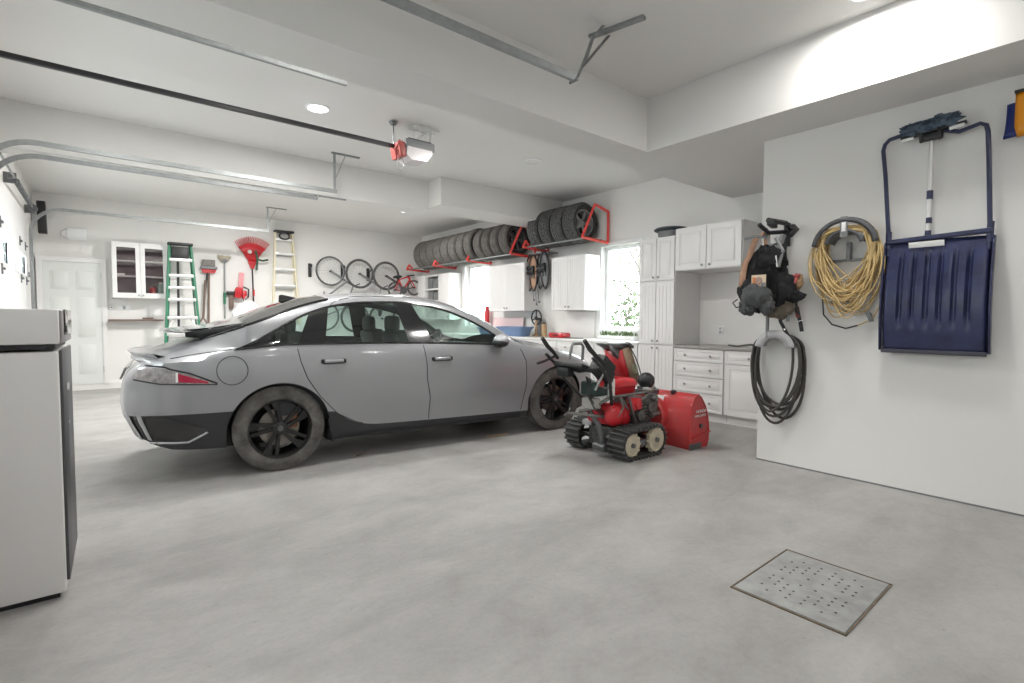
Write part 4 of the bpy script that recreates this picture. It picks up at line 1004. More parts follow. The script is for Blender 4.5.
m = MB(); m.cyl((0, .09, -.02), (0, .09, -.26), .014); m.cyl((0, -.08, .02), (0, -.08, -.12), .014); m.build('pegs', 'greyplastic', t)
o = thing('orange_rag', 'small beige glove end behind the red clamp', 'glove', (X0-.07, 1.80, 1.60)); MB().sphere((0, 0, 0), (.03, .03, .06), noise=.4, seed=7).build('glove', 'woodl', o)

# ================================================================ CAR  (x forward from rear axle, -y = side facing the camera)
def pchip(pts):
    x = np.array([p[0] for p in pts], float); y = np.array([p[1] for p in pts], float)
    h = np.diff(x); d = np.diff(y)/h; m = np.zeros(len(x))
    for i in range(1, len(x)-1):
        if d[i-1]*d[i] > 0:
            w1, w2 = 2*h[i]+h[i-1], h[i]+2*h[i-1]; m[i] = (w1+w2)/(w1/d[i-1]+w2/d[i])
    m[0], m[-1] = d[0], d[-1]
    def f(t):
        t = min(max(t, x[0]), x[-1]); i = min(len(x)-2, int(np.searchsorted(x, t, 'right'))-1)
        s = (t-x[i])/h[i]
        return float((1+2*s)*(1-s)**2*y[i]+s*(1-s)**2*h[i]*m[i]+s*s*(3-2*s)*y[i+1]+s*s*(s-1)*h[i]*m[i+1])
    return f
XR, XFc, NOSE = -1.085, 2.95, 3.79
XRW = .03
f_w = pchip([(-1.085, .60), (-1.06, .69), (-1.0, .76), (-.9, .815), (-.75, .865), (-.55, .91), (-.3, .935), (0, .945), (.6, .94), (1.5, .94), (2.5, .94), (2.95, .935), (3.25, .90), (3.5, .82), (3.68, .68), (3.79, .45)])
f_belt = pchip([(-1.085, .925), (-.95, .945), (-.75, .965), (-.5, .99), (-.23, 1.03), (.2, 1.055), (.76, 1.05), (1.4, 1.035), (2.19, 1.0), (2.3, .99), (2.7, .955), (3.0, .91), (3.3, .84), (3.6, .72), (3.79, .60)])
f_sh = lambda x: f_belt(x)-pchip([(-1.085, .02), (-.75, .03), (-.3, .05), (.2, .065), (2.3, .065), (3.0, .07), (3.79, .03)])(x)
f_dlo = pchip([(-1.085, .94), (-.95, .965), (-.75, .995), (-.5, 1.03), (-.23, 1.05), (-.05, 1.145), (.23, 1.30), (.48, 1.385), (.8, 1.428), (1.12, 1.435), (1.25, 1.425), (1.57, 1.37), (1.92, 1.235), (2.17, 1.085), (2.27, 1.012), (2.4, .998), (2.7, .97), (3.0, .925), (3.3, .86), (3.6, .74), (3.79, .605)])
f_rail = pchip([(-1.085, .955), (-.95, .98), (-.75, 1.03), (-.5, 1.105), (-.23, 1.205), (-.05, 1.275), (.24, 1.385), (.5, 1.45), (.8, 1.483), (1.17, 1.488), (1.4, 1.465), (1.61, 1.428), (1.85, 1.345), (2.08, 1.235), (2.30, 1.10), (2.45, 1.025), (2.6, .995), (3.0, .945), (3.3, .875), (3.6, .75), (3.79, .61)])
f_ctr = pchip([(-1.085, .965), (-1.0, .985), (-.9, 1.005), (-.8, 1.035), (-.6, 1.10), (-.4, 1.185), (-.2, 1.285), (0, 1.375), (.2, 1.445), (.4, 1.492), (.6, 1.522), (.9, 1.542), (1.2, 1.542), (1.4, 1.535), (1.6, 1.512), (1.8, 1.475), (2.05, 1.40), (2.3, 1.275), (2.5, 1.16), (2.66, 1.065), (2.85, 1.025), (3.1, .985), (3.3, .925), (3.5, .85), (3.7, .73), (3.79, .62)])
RA, ZA = .395, .345
def f_low(x):
    b = pchip([(-1.085, .37), (-1.0, .35), (-.9, .30), (-.6, .255), (-.38, .245), (.4, .235), (.6, .205), (2.5, .195), (3.3, .20), (3.6, .24), (3.79, .32)])(x)
    for c in (XRW, XFc):
        if abs(x-c) < RA: b = max(b, ZA+math.sqrt(RA*RA-(x-c)**2))
    return b
def f_cl(x):
    if x < -.3: return .54
    if x < 2.6: return pchip([(.36, .47), (.47, .46), (.55, .40), (.68, .335), (.85, .305), (1.3, .29), (2.6, .262)])(x)
    return .36
PROF = pchip([(.18, .940), (.30, .955), (.41, .971), (.46, .990), (.53, 1.0), (.70, 1.003), (.82, 1.0), (.90, .99), (1.0, .975), (1.1, .96)])
def section(x):
    w = f_w(x); lo = f_low(x); cl = max(lo+.002, f_cl(x)); sh = max(cl+.01, f_sh(x)); be = max(sh+.004, f_belt(x)); dl = max(be+.006, f_dlo(x)); ra = max(dl+.008, f_rail(x)); ce = max(ra+.006, f_ctr(x))
    ysh = w*PROF(sh)
    win = min(1, max(0, (x+.5)/.3))*min(1, max(0, (2.75-x)/.4))
    ybe = ysh-.022-(1-win)*.03*(w/.94)
    ydl = ybe-.40*(dl-be)-(1-win)*.06*(w/.94)
    yra = ydl-.06-(1-win)*.07*(w/.94)
    P = [(w*PROF(lo)-.012 if lo < .3 else w*PROF(lo), lo)]
    P.append((w*PROF(cl), cl))
    for k in range(1, 8):
        z = cl+(sh-cl)*k/8; P.append((w*PROF(z), z))
    P.append((ysh, sh)); P.append((ybe, be))
    for k in (1, 2): 
        s = k/3; P.append((ybe+(ydl-ybe)*s+.012*win*math.sin(PI*s)*min(1, (dl-be)*5), be+(dl-be)*s))
    P.append((ydl, dl)); 
    P.append(((ydl+yra)/2+.008, dl+(ra-dl)*.55)); P.append((yra, ra))
    for k in range(1, 7):
        s = k/6; P.append((yra*(1-s), ra+(ce-ra)*(1-(1-s)**2.2)))
    return P
NL = 22; I_SH, I_BE, I_DL, I_RA = 9, 10, 13, 15
def warp(x, z):
    if x > -.72: return x
    s = min(1, (-.72-x)/.365); x = -.72+(x+.72)*.90
    g = np.interp(z, [.25, .36, .50, .62, .80, .88, .925, .96, 1.05], [.16, .085, .02, 0, .015, .06, .13, .05, .02])
    return x+s*float(g)
xs = set([XR, NOSE])
xs |= set(np.linspace(-1.085, -.9, 9)); xs |= set(np.linspace(-.9, NOSE, 110)); xs |= set(np.linspace(3.5, NOSE, 12))
for c in (XRW, XFc):
    xs |= set(c+RA*math.cos(a) for a in np.linspace(0, PI, 41)); xs |= {c-RA-.001, c+RA+.001}
for v in (-.23, 2.27, .47, -.52, 1.78, 2.62): xs.add(v)
xs = sorted(xs); xs = [x for i, x in enumerate(xs) if i == 0 or x-xs[i-1] > .0008]
SEC = [section(x) for x in xs]
def pt(i, k, s): y, z = SEC[i][k]; return Vector((warp(xs[i], z), s*y, z))
def S(x, z, off=0, s=-1):
    P = section(x); zz = [p[1] for p in P]; yy = [p[0] for p in P]
    y = float(np.interp(z, zz, yy)); return Vector((warp(x, z), s*(y+off), z))
CARR = R(-5.70)
car = thing('car', 'grey fastback electric car with black wheels parked in the middle of the garage', 'car', (1.22, 5.37, 0), CARR)
def region(i, k):
    xm = (xs[i]+xs[i+1])/2
    if k == 0: return 'cladding'
    if I_BE <= k < I_DL and -.23 < xm < 2.27: return 'side'
    if k >= I_RA and -.52 < xm < .47: return 'rear'
    if k >= I_RA and 1.78 < xm < 2.62: return 'wind'
    return 'body'
buck = {'body': MB(), 'cladding': MB(), 'rear': MB(), 'wind': MB()}
vc = {}
def V(b, i, k, s):
    key = (b, i, k, s if k < NL-1 else 0)
    if key not in vc: vc[key] = buck[b].bm.verts.new(pt(i, k, s))
    return vc[key]
NL = len(SEC[0])
for s in (-1, 1):
    for i in range(len(xs)-1):
        for k in range(NL-1):
            b = region(i, k)
            if b == 'side': continue
            vs = [V(b, i, k, s), V(b, i+1, k, s), V(b, i+1, k+1, s), V(b, i, k+1, s)]
            if s > 0: vs = vs[::-1]
            try: buck[b].bm.faces.new(vs)
            except ValueError: pass
for i in (0, len(xs)-1):   # end caps
    for k in range(NL-2):
        b = 'cladding' if k == 0 else 'body'
        try: buck[b].bm.faces.new([V(b, i, k, -1), V(b, i, k, 1), V(b, i, k+1, 1), V(b, i, k+1, -1)])
        except ValueError: pass
body = buck['body'].build('body', 'paint', car, sharp=40)
buck['cladding'].build('lower_cladding', 'clad', car, sharp=40)
buck['rear'].build('rear_window', CGD, car); buck['wind'].build('windshield', CG, car)
# side glass, one piece per pane
for s, nm in ((-1, 'near'), (1, 'far')):
    for a, b in ((-.23, .22), (.22, 1.16), (1.16, 2.27)):
        m = MB(); idx = [i for i in range(len(xs)) if a-.012 <= xs[i] <= b+.012]
        m.grid([[pt(i, k, s) for k in range(I_BE, I_DL+1)] for i in idx]); m.build('side_window', CG, car)
# wheel arch liners and underside
m = MB()
for s in (-1, 1):
    m.grid([[pt(i, 0, s), Vector((pt(i, 0, s).x, s*.60 if f_w(xs[i]) > .62 else s*f_w(xs[i])*.9, SEC[i][0][1]))] for i in range(len(xs))])
    for c in (XRW, XFc):
        arc = [c+RA*math.cos(a) for a in np.linspace(PI, 0, 24)]
        m.grid([[Vector((x, s*.60, .2)) for x in arc], [Vector((x, s*.60, ZA+math.sqrt(max(0, RA*RA-(x-c)**2)))) for x in arc]])
m.bx(-.45, 3.6, -.59, .59, .19, .42); m.bx(-.88, -.45, -.56, .56, .30, .42)
m.bx(.42, 2.53, -.86, .86, .20, .30)
m.build('underbody', 'black', car)

def strip(name, rows, m, parent=car, **k):
    mm = MB(); mm.grid(rows); return mm.build(name, m, parent, **k)
def patch(name, lo, hi, m, n=16, rws=4, off=.004, s=-1, parent=car, solid=0):
    """surface-conforming patch between two polylines in (x, z)"""
    fl, fh = pl(lo), pl(hi); rows = []
    for i in range(n+1):
        t = i/n; a, b = fl(t), fh(t)
        rows.append([S(a[0]+(b[0]-a[0])*j/rws, a[1]+(b[1]-a[1])*j/rws, off, s) for j in range(rws+1)])
    return strip(name, rows, m, parent, solid=solid)
def pl(pts):
    L = [0]
    for a, b in zip(pts, pts[1:]): L.append(L[-1]+math.dist(a, b))
    def f(t):
        d = t*L[-1]
        return (float(np.interp(d, L, [p[0] for p in pts])), float(np.interp(d, L, [p[1] for p in pts])))
    return f
def line(name, pts, r, m, n=40, off=.001, s=-1, closed=False, parent=car):
    f = pl(pts); q = [S(*f(i/n), off, s) for i in range(n+(0 if closed else 1))]
    return MB().tube(q, r, 6, closed=closed).build(name, m, parent)
panel = mat('panel_gap', (.03, .03, .032), .6)
bp = mat('pillar_black', (.014, .014, .016), .10, coat=.5)
for s in (-1, 1):
    # pillars
    patch('b_pillar', [(1.17, 1.045), (1.42, 1.04)], [(1.065, 1.432), (1.245, 1.425)], bp, s=s, off=.006, n=8, rws=8)
    patch('c_pillar', [(.17, 1.052), (.395, 1.055)], [(.285, 1.318), (.455, 1.372)], bp, s=s, off=.006, n=8, rws=8)
    patch('a_pillar', [(2.13, 1.004), (2.27, .998)], [(2.10, 1.13), (2.17, 1.085)], bp, s=s, off=.006, n=6, rws=4)
    xx = np.linspace(-.23, 2.27, 50)
    MB().tube([S(x, f_belt(x)+.004, .004, s) for x in xx], .009, 6).build('belt_trim', bp, car)
    MB().tube([S(x, f_dlo(x)-.003, .004, s) for x in xx], .011, 6).build('window_trim', bp, car)
    patch('quarter_trim', [(-.30, 1.018), (-.02, 1.045)], [(-.30, 1.022), (-.02, 1.155)], bp, s=s, off=.006, n=8, rws=4)
    # body seams
    line('rear_door_seam', [(.17, 1.02), (.195, .90), (.24, .77), (.34, .61), (.49, .44), (.66, .345), (.72, .33)], .0035, panel, s=s)
    line('front_door_seam', [(1.31, 1.02), (1.335, .85), (1.335, .70), (1.365, .52), (1.365, .30)], .0035, panel, s=s)
    line('fender_seam', [(2.44, .95), (2.50, .82), (2.51, .60), (2.48, .40), (2.46, .28)], .0035, panel, s=s)
    line('hatch_seam', [(-.72, .965), (-.55, .995), (-.35, 1.02), (-.23, 1.045)], .0035, panel, s=s)
    line('roof_seam', [(.46, 1.375), (.52, 1.43), (.66, 1.465)], .003, panel, s=s)
    MB().tube([S(x, (f_rail(x)), .0, s) for x in np.linspace(.66, 2.0, 30)], .003, 5).build('roof_rail_seam', panel, car)
    MB().tube([S(x, f_rail(x), .002, s) for x in np.linspace(-.52, .47, 24)], .012, 6).build('rear_glass_trim', bp, car)
    # crease low on the doors
    patch('sill_blade', [(.50, .215), (.9, .20), (2.45, .195)], [(.50, .24), (.9, .235), (2.45, .235)], M['black'], s=s, off=.012, n=20, rws=2)
    # handles
    for a, b, z in ((.36, .56, .905), (1.39, 1.60, .885)):
        rows = [[S(x, z+dz, .018+.012*math.sin(PI*(x-a)/(b-a)), s) for dz in (-.013, 0, .013)] for x in np.linspace(a+.02, b-.02, 10)]
        o = strip('door_handle', rows, 'paint', solid=.012)
        for xe in (a+.012, b-.012):
            MB().box(S(xe, z, .010, s), (.032, .022, .036), None, .006).build('handle_end', 'black', o)
        MB().box(S((a+b)/2, z-.016, .003, s), (b-a-.02, .010, .018), None, .003).build('handle_recess', 'black', o)
    # mirror
    o = MB().sphere((2.14, s*1.01, 1.055), (.085, .10, .062), rot=Matrix.Rotation(s*R(10), 3, 'Z')).build('mirror', 'paintl', car)
    m = MB(); m.sphere((2.125, s*1.01, 1.03), (.082, .10, .05)); m.tube([(2.20, s*.84, .975), (2.18, s*.94, .99), (2.15, s*1.0, 1.02)], .022, 8, flat=.5); m.build('mirror_base', 'black', o)
    # tail light
    tl = patch('tail_light', [(-1.02, .825), (-.80, .785), (-.44, .764)], [(-1.02, .905), (-.78, .895), (-.60, .845), (-.44, .770)], mat('tail_lens', (.42, .40, .40), .12, coat=1, noise=.5, nscale=25), s=s, off=.005, n=24, rws=6)
    patch('red_lens', [(-.685, .790), (-.48, .772)], [(-.685, .858), (-.48, .785)], mat('red_lens', (.45, .02, .06), .15, coat=1), s=s, off=.008, n=8, rws=3, parent=tl)
    patch('light_edge', [(-.69, .788), (-.675, .788)], [(-.69, .862), (-.675, .862)], M['paper'], s=s, off=.010, n=2, rws=3, parent=tl)
    line('upper_edge', [(-1.0, .918), (-.78, .905), (-.60, .853), (-.42, .768)], .006, M['black'], s=s, parent=tl)
    line('lower_edge', [(-1.0, .815), (-.80, .778), (-.42, .760)], .005, M['black'], s=s, parent=tl)
    # bumper intake and bright bars
    patch('bumper_recess', [(-.92, .345), (-.60, .33), (-.50, .39)], [(-.92, .535), (-.80, .535), (-.50, .42)], M['blackg'], s=s, off=.004, n=14, rws=5)
    line('recess_edge', [(-.95, .325), (-.62, .315), (-.49, .385)], .009, M['paintl'], s=s)
    for a in (-1.062, -.975):
        patch('reflector_bar', [(a+.02, .35), (a+.055, .345)], [(a, .545), (a+.035, .54)], M['paintl'], s=s, off=.010, n=3, rws=8)
    patch('bumper_step', [(-.985, .36), (-.955, .36)], [(-1.0, .54), (-.97, .54)], M['blackg'], s=s, off=.008, n=3, rws=6)
    # headlight (front)
    patch('headlight', [(3.15, .70), (3.62, .60)], [(3.20, .76), (3.62, .66)], M['paper'], s=s, off=.004, n=12, rws=3)
    # mud flaps
    MB().box((.435, s*.84, .30), (.02, .17, .20), Matrix.Rotation(R(-8), 3, 'Y'), .004).build('mud_flap', 'black', car)
# charge port ring
for s in (-1,):
    q = [S(-.315+.108*math.cos(a), .862+.112*math.sin(a), .001, s) for a in [2*PI*i/40 for i in range(40)]]
    MB().tube(q, .003, 5, closed=True).build('charge_port_seam', panel, car)
# rear full-width pieces
m = MB(); m.grid([[Vector((-1.048, y, .80)), Vector((-1.02, y, .88))] for y in np.linspace(-.54, .54, 8)]); m.build('light_bar', _m['tail_lens'], car, solid=.01)

# ducktail lip
rows = []
for t in np.linspace(-1, 1, 31):
    w = .78*t; cx = -1.015+.20*abs(t)**2.2
    rows.append([Vector((cx+.20, w*.94, .975+.03*(1-t*t))), Vector((cx+.08, w*.98, .975+.015*(1-t*t))), Vector((cx-.015, w, 1.002)), Vector((cx+.03, w, .955)), Vector((cx+.10, w*.98, .935))])
strip('ducktail_lip', rows, 'paint', sharp=30)
# wing spoiler
rows = []
for t in np.linspace(-1, 1, 41):
    w = .70*t; te = -.80+.08*abs(t)**4; z = 1.172-.006*t*t
    rows.append([Vector((-.22+.0*t, w*.94, 1.235+.055*(1-t*t))), Vector((-.45, w*.97, 1.198+.02*(1-t*t))), Vector((te, w, z+.006)), Vector((te, w, z-.006)), Vector((-.55, w*.97, 1.150)), Vector((-.36, w*.93, 1.150)), Vector((-.22, w*.88, 1.19+.02*(1-t*t)))])
w_ = strip('wing_spoiler', rows, mat('spoiler_grey', (.30, .31, .32), .18, .2, coat=.8), sharp=30)
rows = []
for t in np.linspace(-1, 1, 31):
    w = .66*t; rows.append([Vector((-.72+.08*abs(t)**4, w, 1.160)), Vector((-.55, w, 1.140)), Vector((-.40, w, 1.138)), Vector((-.26, w, 1.16)), Vector((-.20, w, 1.20))])
strip('spoiler_underside', rows, 'blackg', w_)
for s in (-1, 1):
    rows = [[Vector((x, s*yy, z0)), Vector((x, s*(yy+.012), z1))] for x, yy, z0, z1 in ((-.62, .655, 1.125, 1.160), (-.50, .67, 1.11, 1.180), (-.38, .68, 1.125, 1.195), (-.26, .685, 1.16, 1.225), (-.16, .69, 1.20, 1.25))]
    strip('spoiler_end', rows, 'black', w_, solid=.01)
# antenna fin
m = MB(); m.prism([(.17, -.010, 1.43), (.34, -.010, 1.475), (.24, -.010, 1.50), (.195, -.010, 1.507), (.175, -.010, 1.50)], (0, .020, 0)); m.build('antenna_fin', 'blackg', car)
# interior
def seat(x, y, s=1):
    t = MB(); t.box((x, y, .60), (.52, .50, .18), None, .05); t.box((x-.27, y, .88), (.16, .48, .56), Matrix.Rotation(R(-14), 3, 'Y'), .05)
    o = t.build('seat', mat('seat_fabric', (.16, .165, .17), .7), car); MB().box((x-.36, y, 1.22), (.10, .26, .17), None, .04).build('headrest', mat('seat_fabric', (.16, .165, .17)), o)
for y in (-.38, .38): seat(1.55, y); seat(.55, y)
m = MB(); m.box((.58, 0, .60), (.50, 1.40, .16), None, .05); m.box((.30, 0, .84), (.14, 1.36, .50), Matrix.Rotation(R(-16), 3, 'Y'), .05); m.build('rear_bench', mat('seat_fabric', (.16, .165, .17)), car)
m = MB(); m.bx(.0, 2.5, -.80, .80, .40, .50); 
for s in (-1, 1): m.bx(.0, 2.5, s*.80, s*.84, .45, .99)
m.bx(-.6, .05, -.74, .74, .9, .93); m.bx(2.15, 2.6, -.76, .76, .60, .97, .04); m.build('interior_trim', mat('interior_grey', (.06, .062, .066), .7), car)
m = MB(); 
c = Vector((2.0, .38, .98)); q = Matrix.Rotation(R(-65), 3, 'Y')
m.tube([c+q @ Vector((.17*math.cos(a), .18*math.sin(a), 0)) for a in [2*PI*i/28 for i in range(28)]], .014, 8, closed=True); m.tube([c, c+Vector((.2, 0, -.08))], .03); m.tube([c+q @ Vector((0, -.17, 0)), c+q @ Vector((0, .17, 0))], .018)
m.build('steering_wheel', 'black', car)

# wheels
def car_wheel(x, y, s):
    ro, w = .356, .235
    e = Vector((x, s*y, .356))
    prof = [(.243, -w*.42), (.252, -w*.47), (.290, -w*.50), (.325, -w*.46), (.348, -w*.38)]
    for i in range(4):
        a = -w*.36+i*w*.18; prof += [(ro, a), (ro, a+w*.145), (ro-.008, a+w*.15), (ro-.008, a+w*.175)]
    prof += [(.348, w*.38), (.325, w*.46), (.290, w*.50), (.252, w*.47), (.243, w*.42), (.236, 0)]
    t = MB().lathe(prof, 'Y', 64, e, closed=True).build('wheel', 'tyredust', car, sharp=40)
    o = s*1
    g = MB(); g.lathe([(.246, o*.110), (.240, o*.114), (.232, o*.100), (.215, o*.02), (.21, -o*.09), (.235, -o*.105)], 'Y', 64, e); g.build('rim_barrel', mat('rim_metal', (.10, .10, .10), .25, .8), t)
    g = MB()
    def sp(pts, d0, d1):
        g.prism([e+Vector((px, o*d0, pz)) for px, pz in pts], (0, o*(d1-d0), 0))
    for k in range(5):
        a0 = 2*PI*k/5+.35
        def P(r, a): return (r*math.cos(a0+a), r*math.sin(a0+a))
        sp([P(.045, -.55), P(.05, .10), P(.232, .12), P(.236, -.02)], .055, .088)
        sp([P(.05, .15), P(.045, .7), P(.236, .52), P(.232, .40)], .050, .080)
        sp([P(.236, -.03), P(.150, .06), P(.170, .22), P(.236, .28)], .060, .095)
        for r_, a_ in ((.10, .30),): pass
    g.lathe([(0, o*.098), (.030, o*.098), (.055, o*.088), (.062, o*.05), (0, o*.04)], 'Y', 28, e)
    g.lathe([(.230, o*.070), (.240, o*.085), (.246, o*.110), (.238, o*.112), (.230, o*.09), (.226, o*.07)], 'Y', 64, e, closed=True)
    g.build('spokes', mat('rim_black', (.014, .014, .015), .5), t, sharp=25)
    MB().lathe([(0, o*.1005), (.022, o*.1005), (.026, o*.097)], 'Y', 20, e).build('centre_cap', 'steeld', t)
    MB().lathe([(0, o*.020), (.16, o*.020), (.16, o*.005), (0, o*.005)], 'Y', 40, e).build('brake_disc', mat('brake_metal', (.42, .38, .34), .45, .6, noise=.4, nscale=10), t)
    MB().box(e+Vector((.11, o*.025, .05)), (.07, .05, .13), None, .015).build('brake_caliper', mat('caliper_brown', (.25, .12, .06), .6), t)
for x in (XRW, XFc):
    for s in (-1, 1): car_wheel(x, .80, s)

# ================================================================ SNOW BLOWER (x forward, y to the far side)
sb = thing('snow_blower', 'red tracked snow blower with a round auger housing, in front of the car nose', 'snow blower', (3.60, 3.17, 0), R(-2))
castm = mat('engine_cast', (.20, .20, .19), .5, .5, noise=.6, nscale=25, bump=.3, bscale=30)
def track(y0, y1, out):
    m = MB(); pts = []; r0, r1, xa, xb = .125, .135, .10, .44
    zc0, zc1 = .145, .152
    def loop(k, off):
        # stadium-like loop param k in 0..1 -> point and normal
        P = []
        for i in range(16):
            a = PI/2+PI*i/15; P.append(((xa+(r0+off)*math.cos(a)), zc0+(r0+off)*math.sin(a)))
        for i in range(1, 6): P.append((xa+(xb-xa)*i/6, zc0-(r0+off)))
        for i in range(16):
            a = -PI/2+PI*i/15; P.append((xb+(r1+off)*math.cos(a), zc1+(r1+off)*math.sin(a)))
        for i in range(1, 6): P.append((xb+(xa-xb)*i/6, zc1+(zc0-zc1)*i/6+(r1+(r0-r1)*i/6+off)))
        return P
    o_, i_ = loop(0, .0), loop(0, -.018)
    n = len(o_); rings = []
    for k in range(n):
        rings.append([m.bm.verts.new((o_[k][0], y0, o_[k][1])), m.bm.verts.new((o_[k][0], y1, o_[k][1])), m.bm.verts.new((i_[k][0], y1, i_[k][1])), m.bm.verts.new((i_[k][0], y0, i_[k][1]))])
    for k in range(n):
        a, b = rings[k], rings[(k+1) % n]
        for j in range(4): m.bm.faces.new((a[j], b[j], b[(j+1) % 4], a[(j+1) % 4]))
    t = m.build('track_belt', 'rubber', sb, sharp=50)
    # lugs
    m = MB(); L = [0]; big = loop(0, .008)
    for k in range(n): L.append(L[-1]+math.dist(big[k], big[(k+1) % n]))
    big.append(big[0]); NLUG = 30
    for q in range(NLUG):
        d = L[-1]*q/NLUG; x = float(np.interp(d, L, [p[0] for p in big])); z = float(np.interp(d, L, [p[1] for p in big]))
        x2 = float(np.interp((d+.01) % L[-1], L, [p[0] for p in big])); z2 = float(np.interp((d+.01) % L[-1], L, [p[1] for p in big]))
        ang = math.atan2(z2-z, x2-x)
        rot = Matrix.Rotation(-ang, 3, 'Y')
        m.box((x, (y0+y1)/2, z), (.016, y1-y0+.006, .022), rot, .003)
    m.build('lugs', mat('lug_rubber', (.07, .07, .068), .7), t)
    yo = y0 if out < 0 else y1
    for (x, r, z) in ((xa, .100, zc0), (xb, .108, zc1)):
        prof = [(0, 0), (.02, 0), (.022, -.008), (.085*r/.1, -.006), (.094*r/.1, -.012), (r, -.010), (r, .03), (0, .03)] if out < 0 else [(0, 0), (r, 0), (r, .03), (0, .03)]
        m = MB(); m.lathe([(pr_, yo+(h+.015)*(1 if out < 0 else -1)) for pr_, h in prof], 'Y', 36, (x, 0, z))
        for k in range(12):
            a = 2*PI*k/12; m.box((x+(r+.006)*math.cos(a), yo+.03*(1 if out < 0 else -1), z+(r+.006)*math.sin(a)), (.02, .04, .018), Matrix.Rotation(-a, 3, 'Y'))
        w = m.build('track_wheel', mat('cream_wheel', (.60, .53, .40), .55, noise=.3, nscale=14) if out < 0 else 'steeld', sb)
        MB().cyl((x, yo-.012*(1 if out < 0 else -1), z), (x, yo+.02, z), .022, n=12).build('axle_cap', 'steeld', w)
    MB().box(((xa+xb)/2, yo+.04*(1 if out < 0 else -1), .145), (.36, .02, .05), None, .004).build('track_frame', 'steeld', sb)
track(-.37, -.18, -1); track(.20, .385, 1)
m = MB(); m.cyl((.10, -.3, .145), (.10, .3, .145), .018, n=10); m.cyl((.44, -.3, .152), (.44, .3, .152), .018, n=10); m.build('axle', 'steeld', sb)
m = MB(); m.box((.30, .01, .20), (.46, .30, .14), None, .02); m.box((.26, .0, .13), (.34, .36, .12), None, .02); m.box((.52, 0, .24), (.2, .28, .18), None, .02); m.build('gearbox', castm, sb)
# engine
m = MB(); m.box((.16, -.02, .385), (.30, .32, .20), Matrix.Rotation(R(4), 3, 'Y'), .045); m.sphere((.10, -.14, .38), (.12, .07, .10)); m.build('engine_cover', 'red', sb)
m = MB(); m.box((.46, -.03, .40), (.26, .30, .22), None, .02)
for k in range(7): m.box((.44, -.185, .31+.03*k), (.20, .03, .010))
m.cyl((.40, -.22, .36), (.40, -.16, .36), .05); m.cyl((.56, -.21, .42), (.56, -.1, .42), .045); m.box((.30, -.17, .42), (.06, .04, .10), None, .008); m.build('engine_block', castm, sb)
m = MB(); m.box((.34, -.17, .47), (.16, .08, .12), None, .02); m.cyl((.36, -.22, .47), (.36, -.16, .47), .045, n=20); m.build('recoil_cover', 'red', sb)
m = MB(); m.box((.62, -.16, .44), (.10, .10, .20), None, .02); m.cyl((.60, -.24, .50), (.60, -.10, .50), .03); m.cyl((.52, -.24, .35), (.68, -.20, .35), .022); m.build('carburettor', castm, sb)
# fuel tank
def rr(cx, cy, z, hx, hy, n=32, p=.45):
    return [(cx+hx*math.copysign(abs(math.cos(a))**p, math.cos(a)), cy+hy*math.copysign(abs(math.sin(a))**p, math.sin(a)), z) for a in [2*PI*i/n for i in range(n)]]
rings = [rr(.28, 0, .565, .01, .01), rr(.28, 0, .565, .165, .12), rr(.28, 0, .59, .175, .13), rr(.28, 0, .635, .18, .135), rr(.275, 0, .642, .195, .145), rr(.275, 0, .655, .195, .145), rr(.28, 0, .682, .185, .135), rr(.28, 0, .705, .16, .115), rr(.28, 0, .712, .01, .01)]
m = MB(); m.grid([r+[r[0]] for r in rings]); bmesh.ops.remove_doubles(m.bm, verts=m.bm.verts, dist=.0005); tank = m.build('fuel_tank', 'red', sb, sharp=50)
MB().lathe([(0, .735), (.04, .735), (.05, .725), (.05, .70), (0, .70)], 'Z', 24, (.20, .0, 0)).build('fuel_cap', 'reddust', tank)
# frame of grey tubes
fr = mat('frame_grey', (.24, .235, .22), .45, .5, noise=.3, nscale=14)
m = MB()
m.tube([(.02, -.17, .56), (.10, -.17, .565), (.40, -.17, .565), (.62, -.17, .575), (.70, -.12, .60)], .013); m.tube([(.02, -.17, .56), (-.04, -.12, .52), (-.08, -.02, .44), (-.16, .06, .42)], .016)
m.tube([(.62, -.17, .575), (.40, -.20, .50), (.20, -.20, .50)], .009); m.tube([(.02, .17, .56), (.60, .17, .565)], .013)
m.tube([(-.30, .06, .42), (-.05, -.08, .385), (.08, -.20, .38)], .014); m.tube([(.08, -.20, .38), (.16, -.20, .46), (.12, -.19, .56)], .010)
m.build('tube_frame', fr, sb)
m = MB(); m.tube([(.22, -.21, .56), (.27, -.21, .42), (.33, -.21, .28)], .013); m.tube([(-.10, -.02, .42), (-.04, -.08, .30), (.0, -.10, .15), (.0, -.10, .08)], .024); m.tube([(.14, -.19, .55), (.20, -.22, .44)], .010); m.build('uprights', 'steeld', sb)
m = MB(); m.cyl((-.03, -.16, .10), (-.03, -.02, .10), .035, n=14); m.box((.0, -.09, .18), (.05, .05, .16), None, .01); m.cyl((-.02, -.15, .20), (.12, -.30, .20), .014); m.build('hitch', 'steeld', sb)
MB().box((.05, .14, .285), (.08, .10, .05), Matrix.Rotation(R(20), 3, 'Z'), .01).build('side_bag', 'ltgrey', sb)
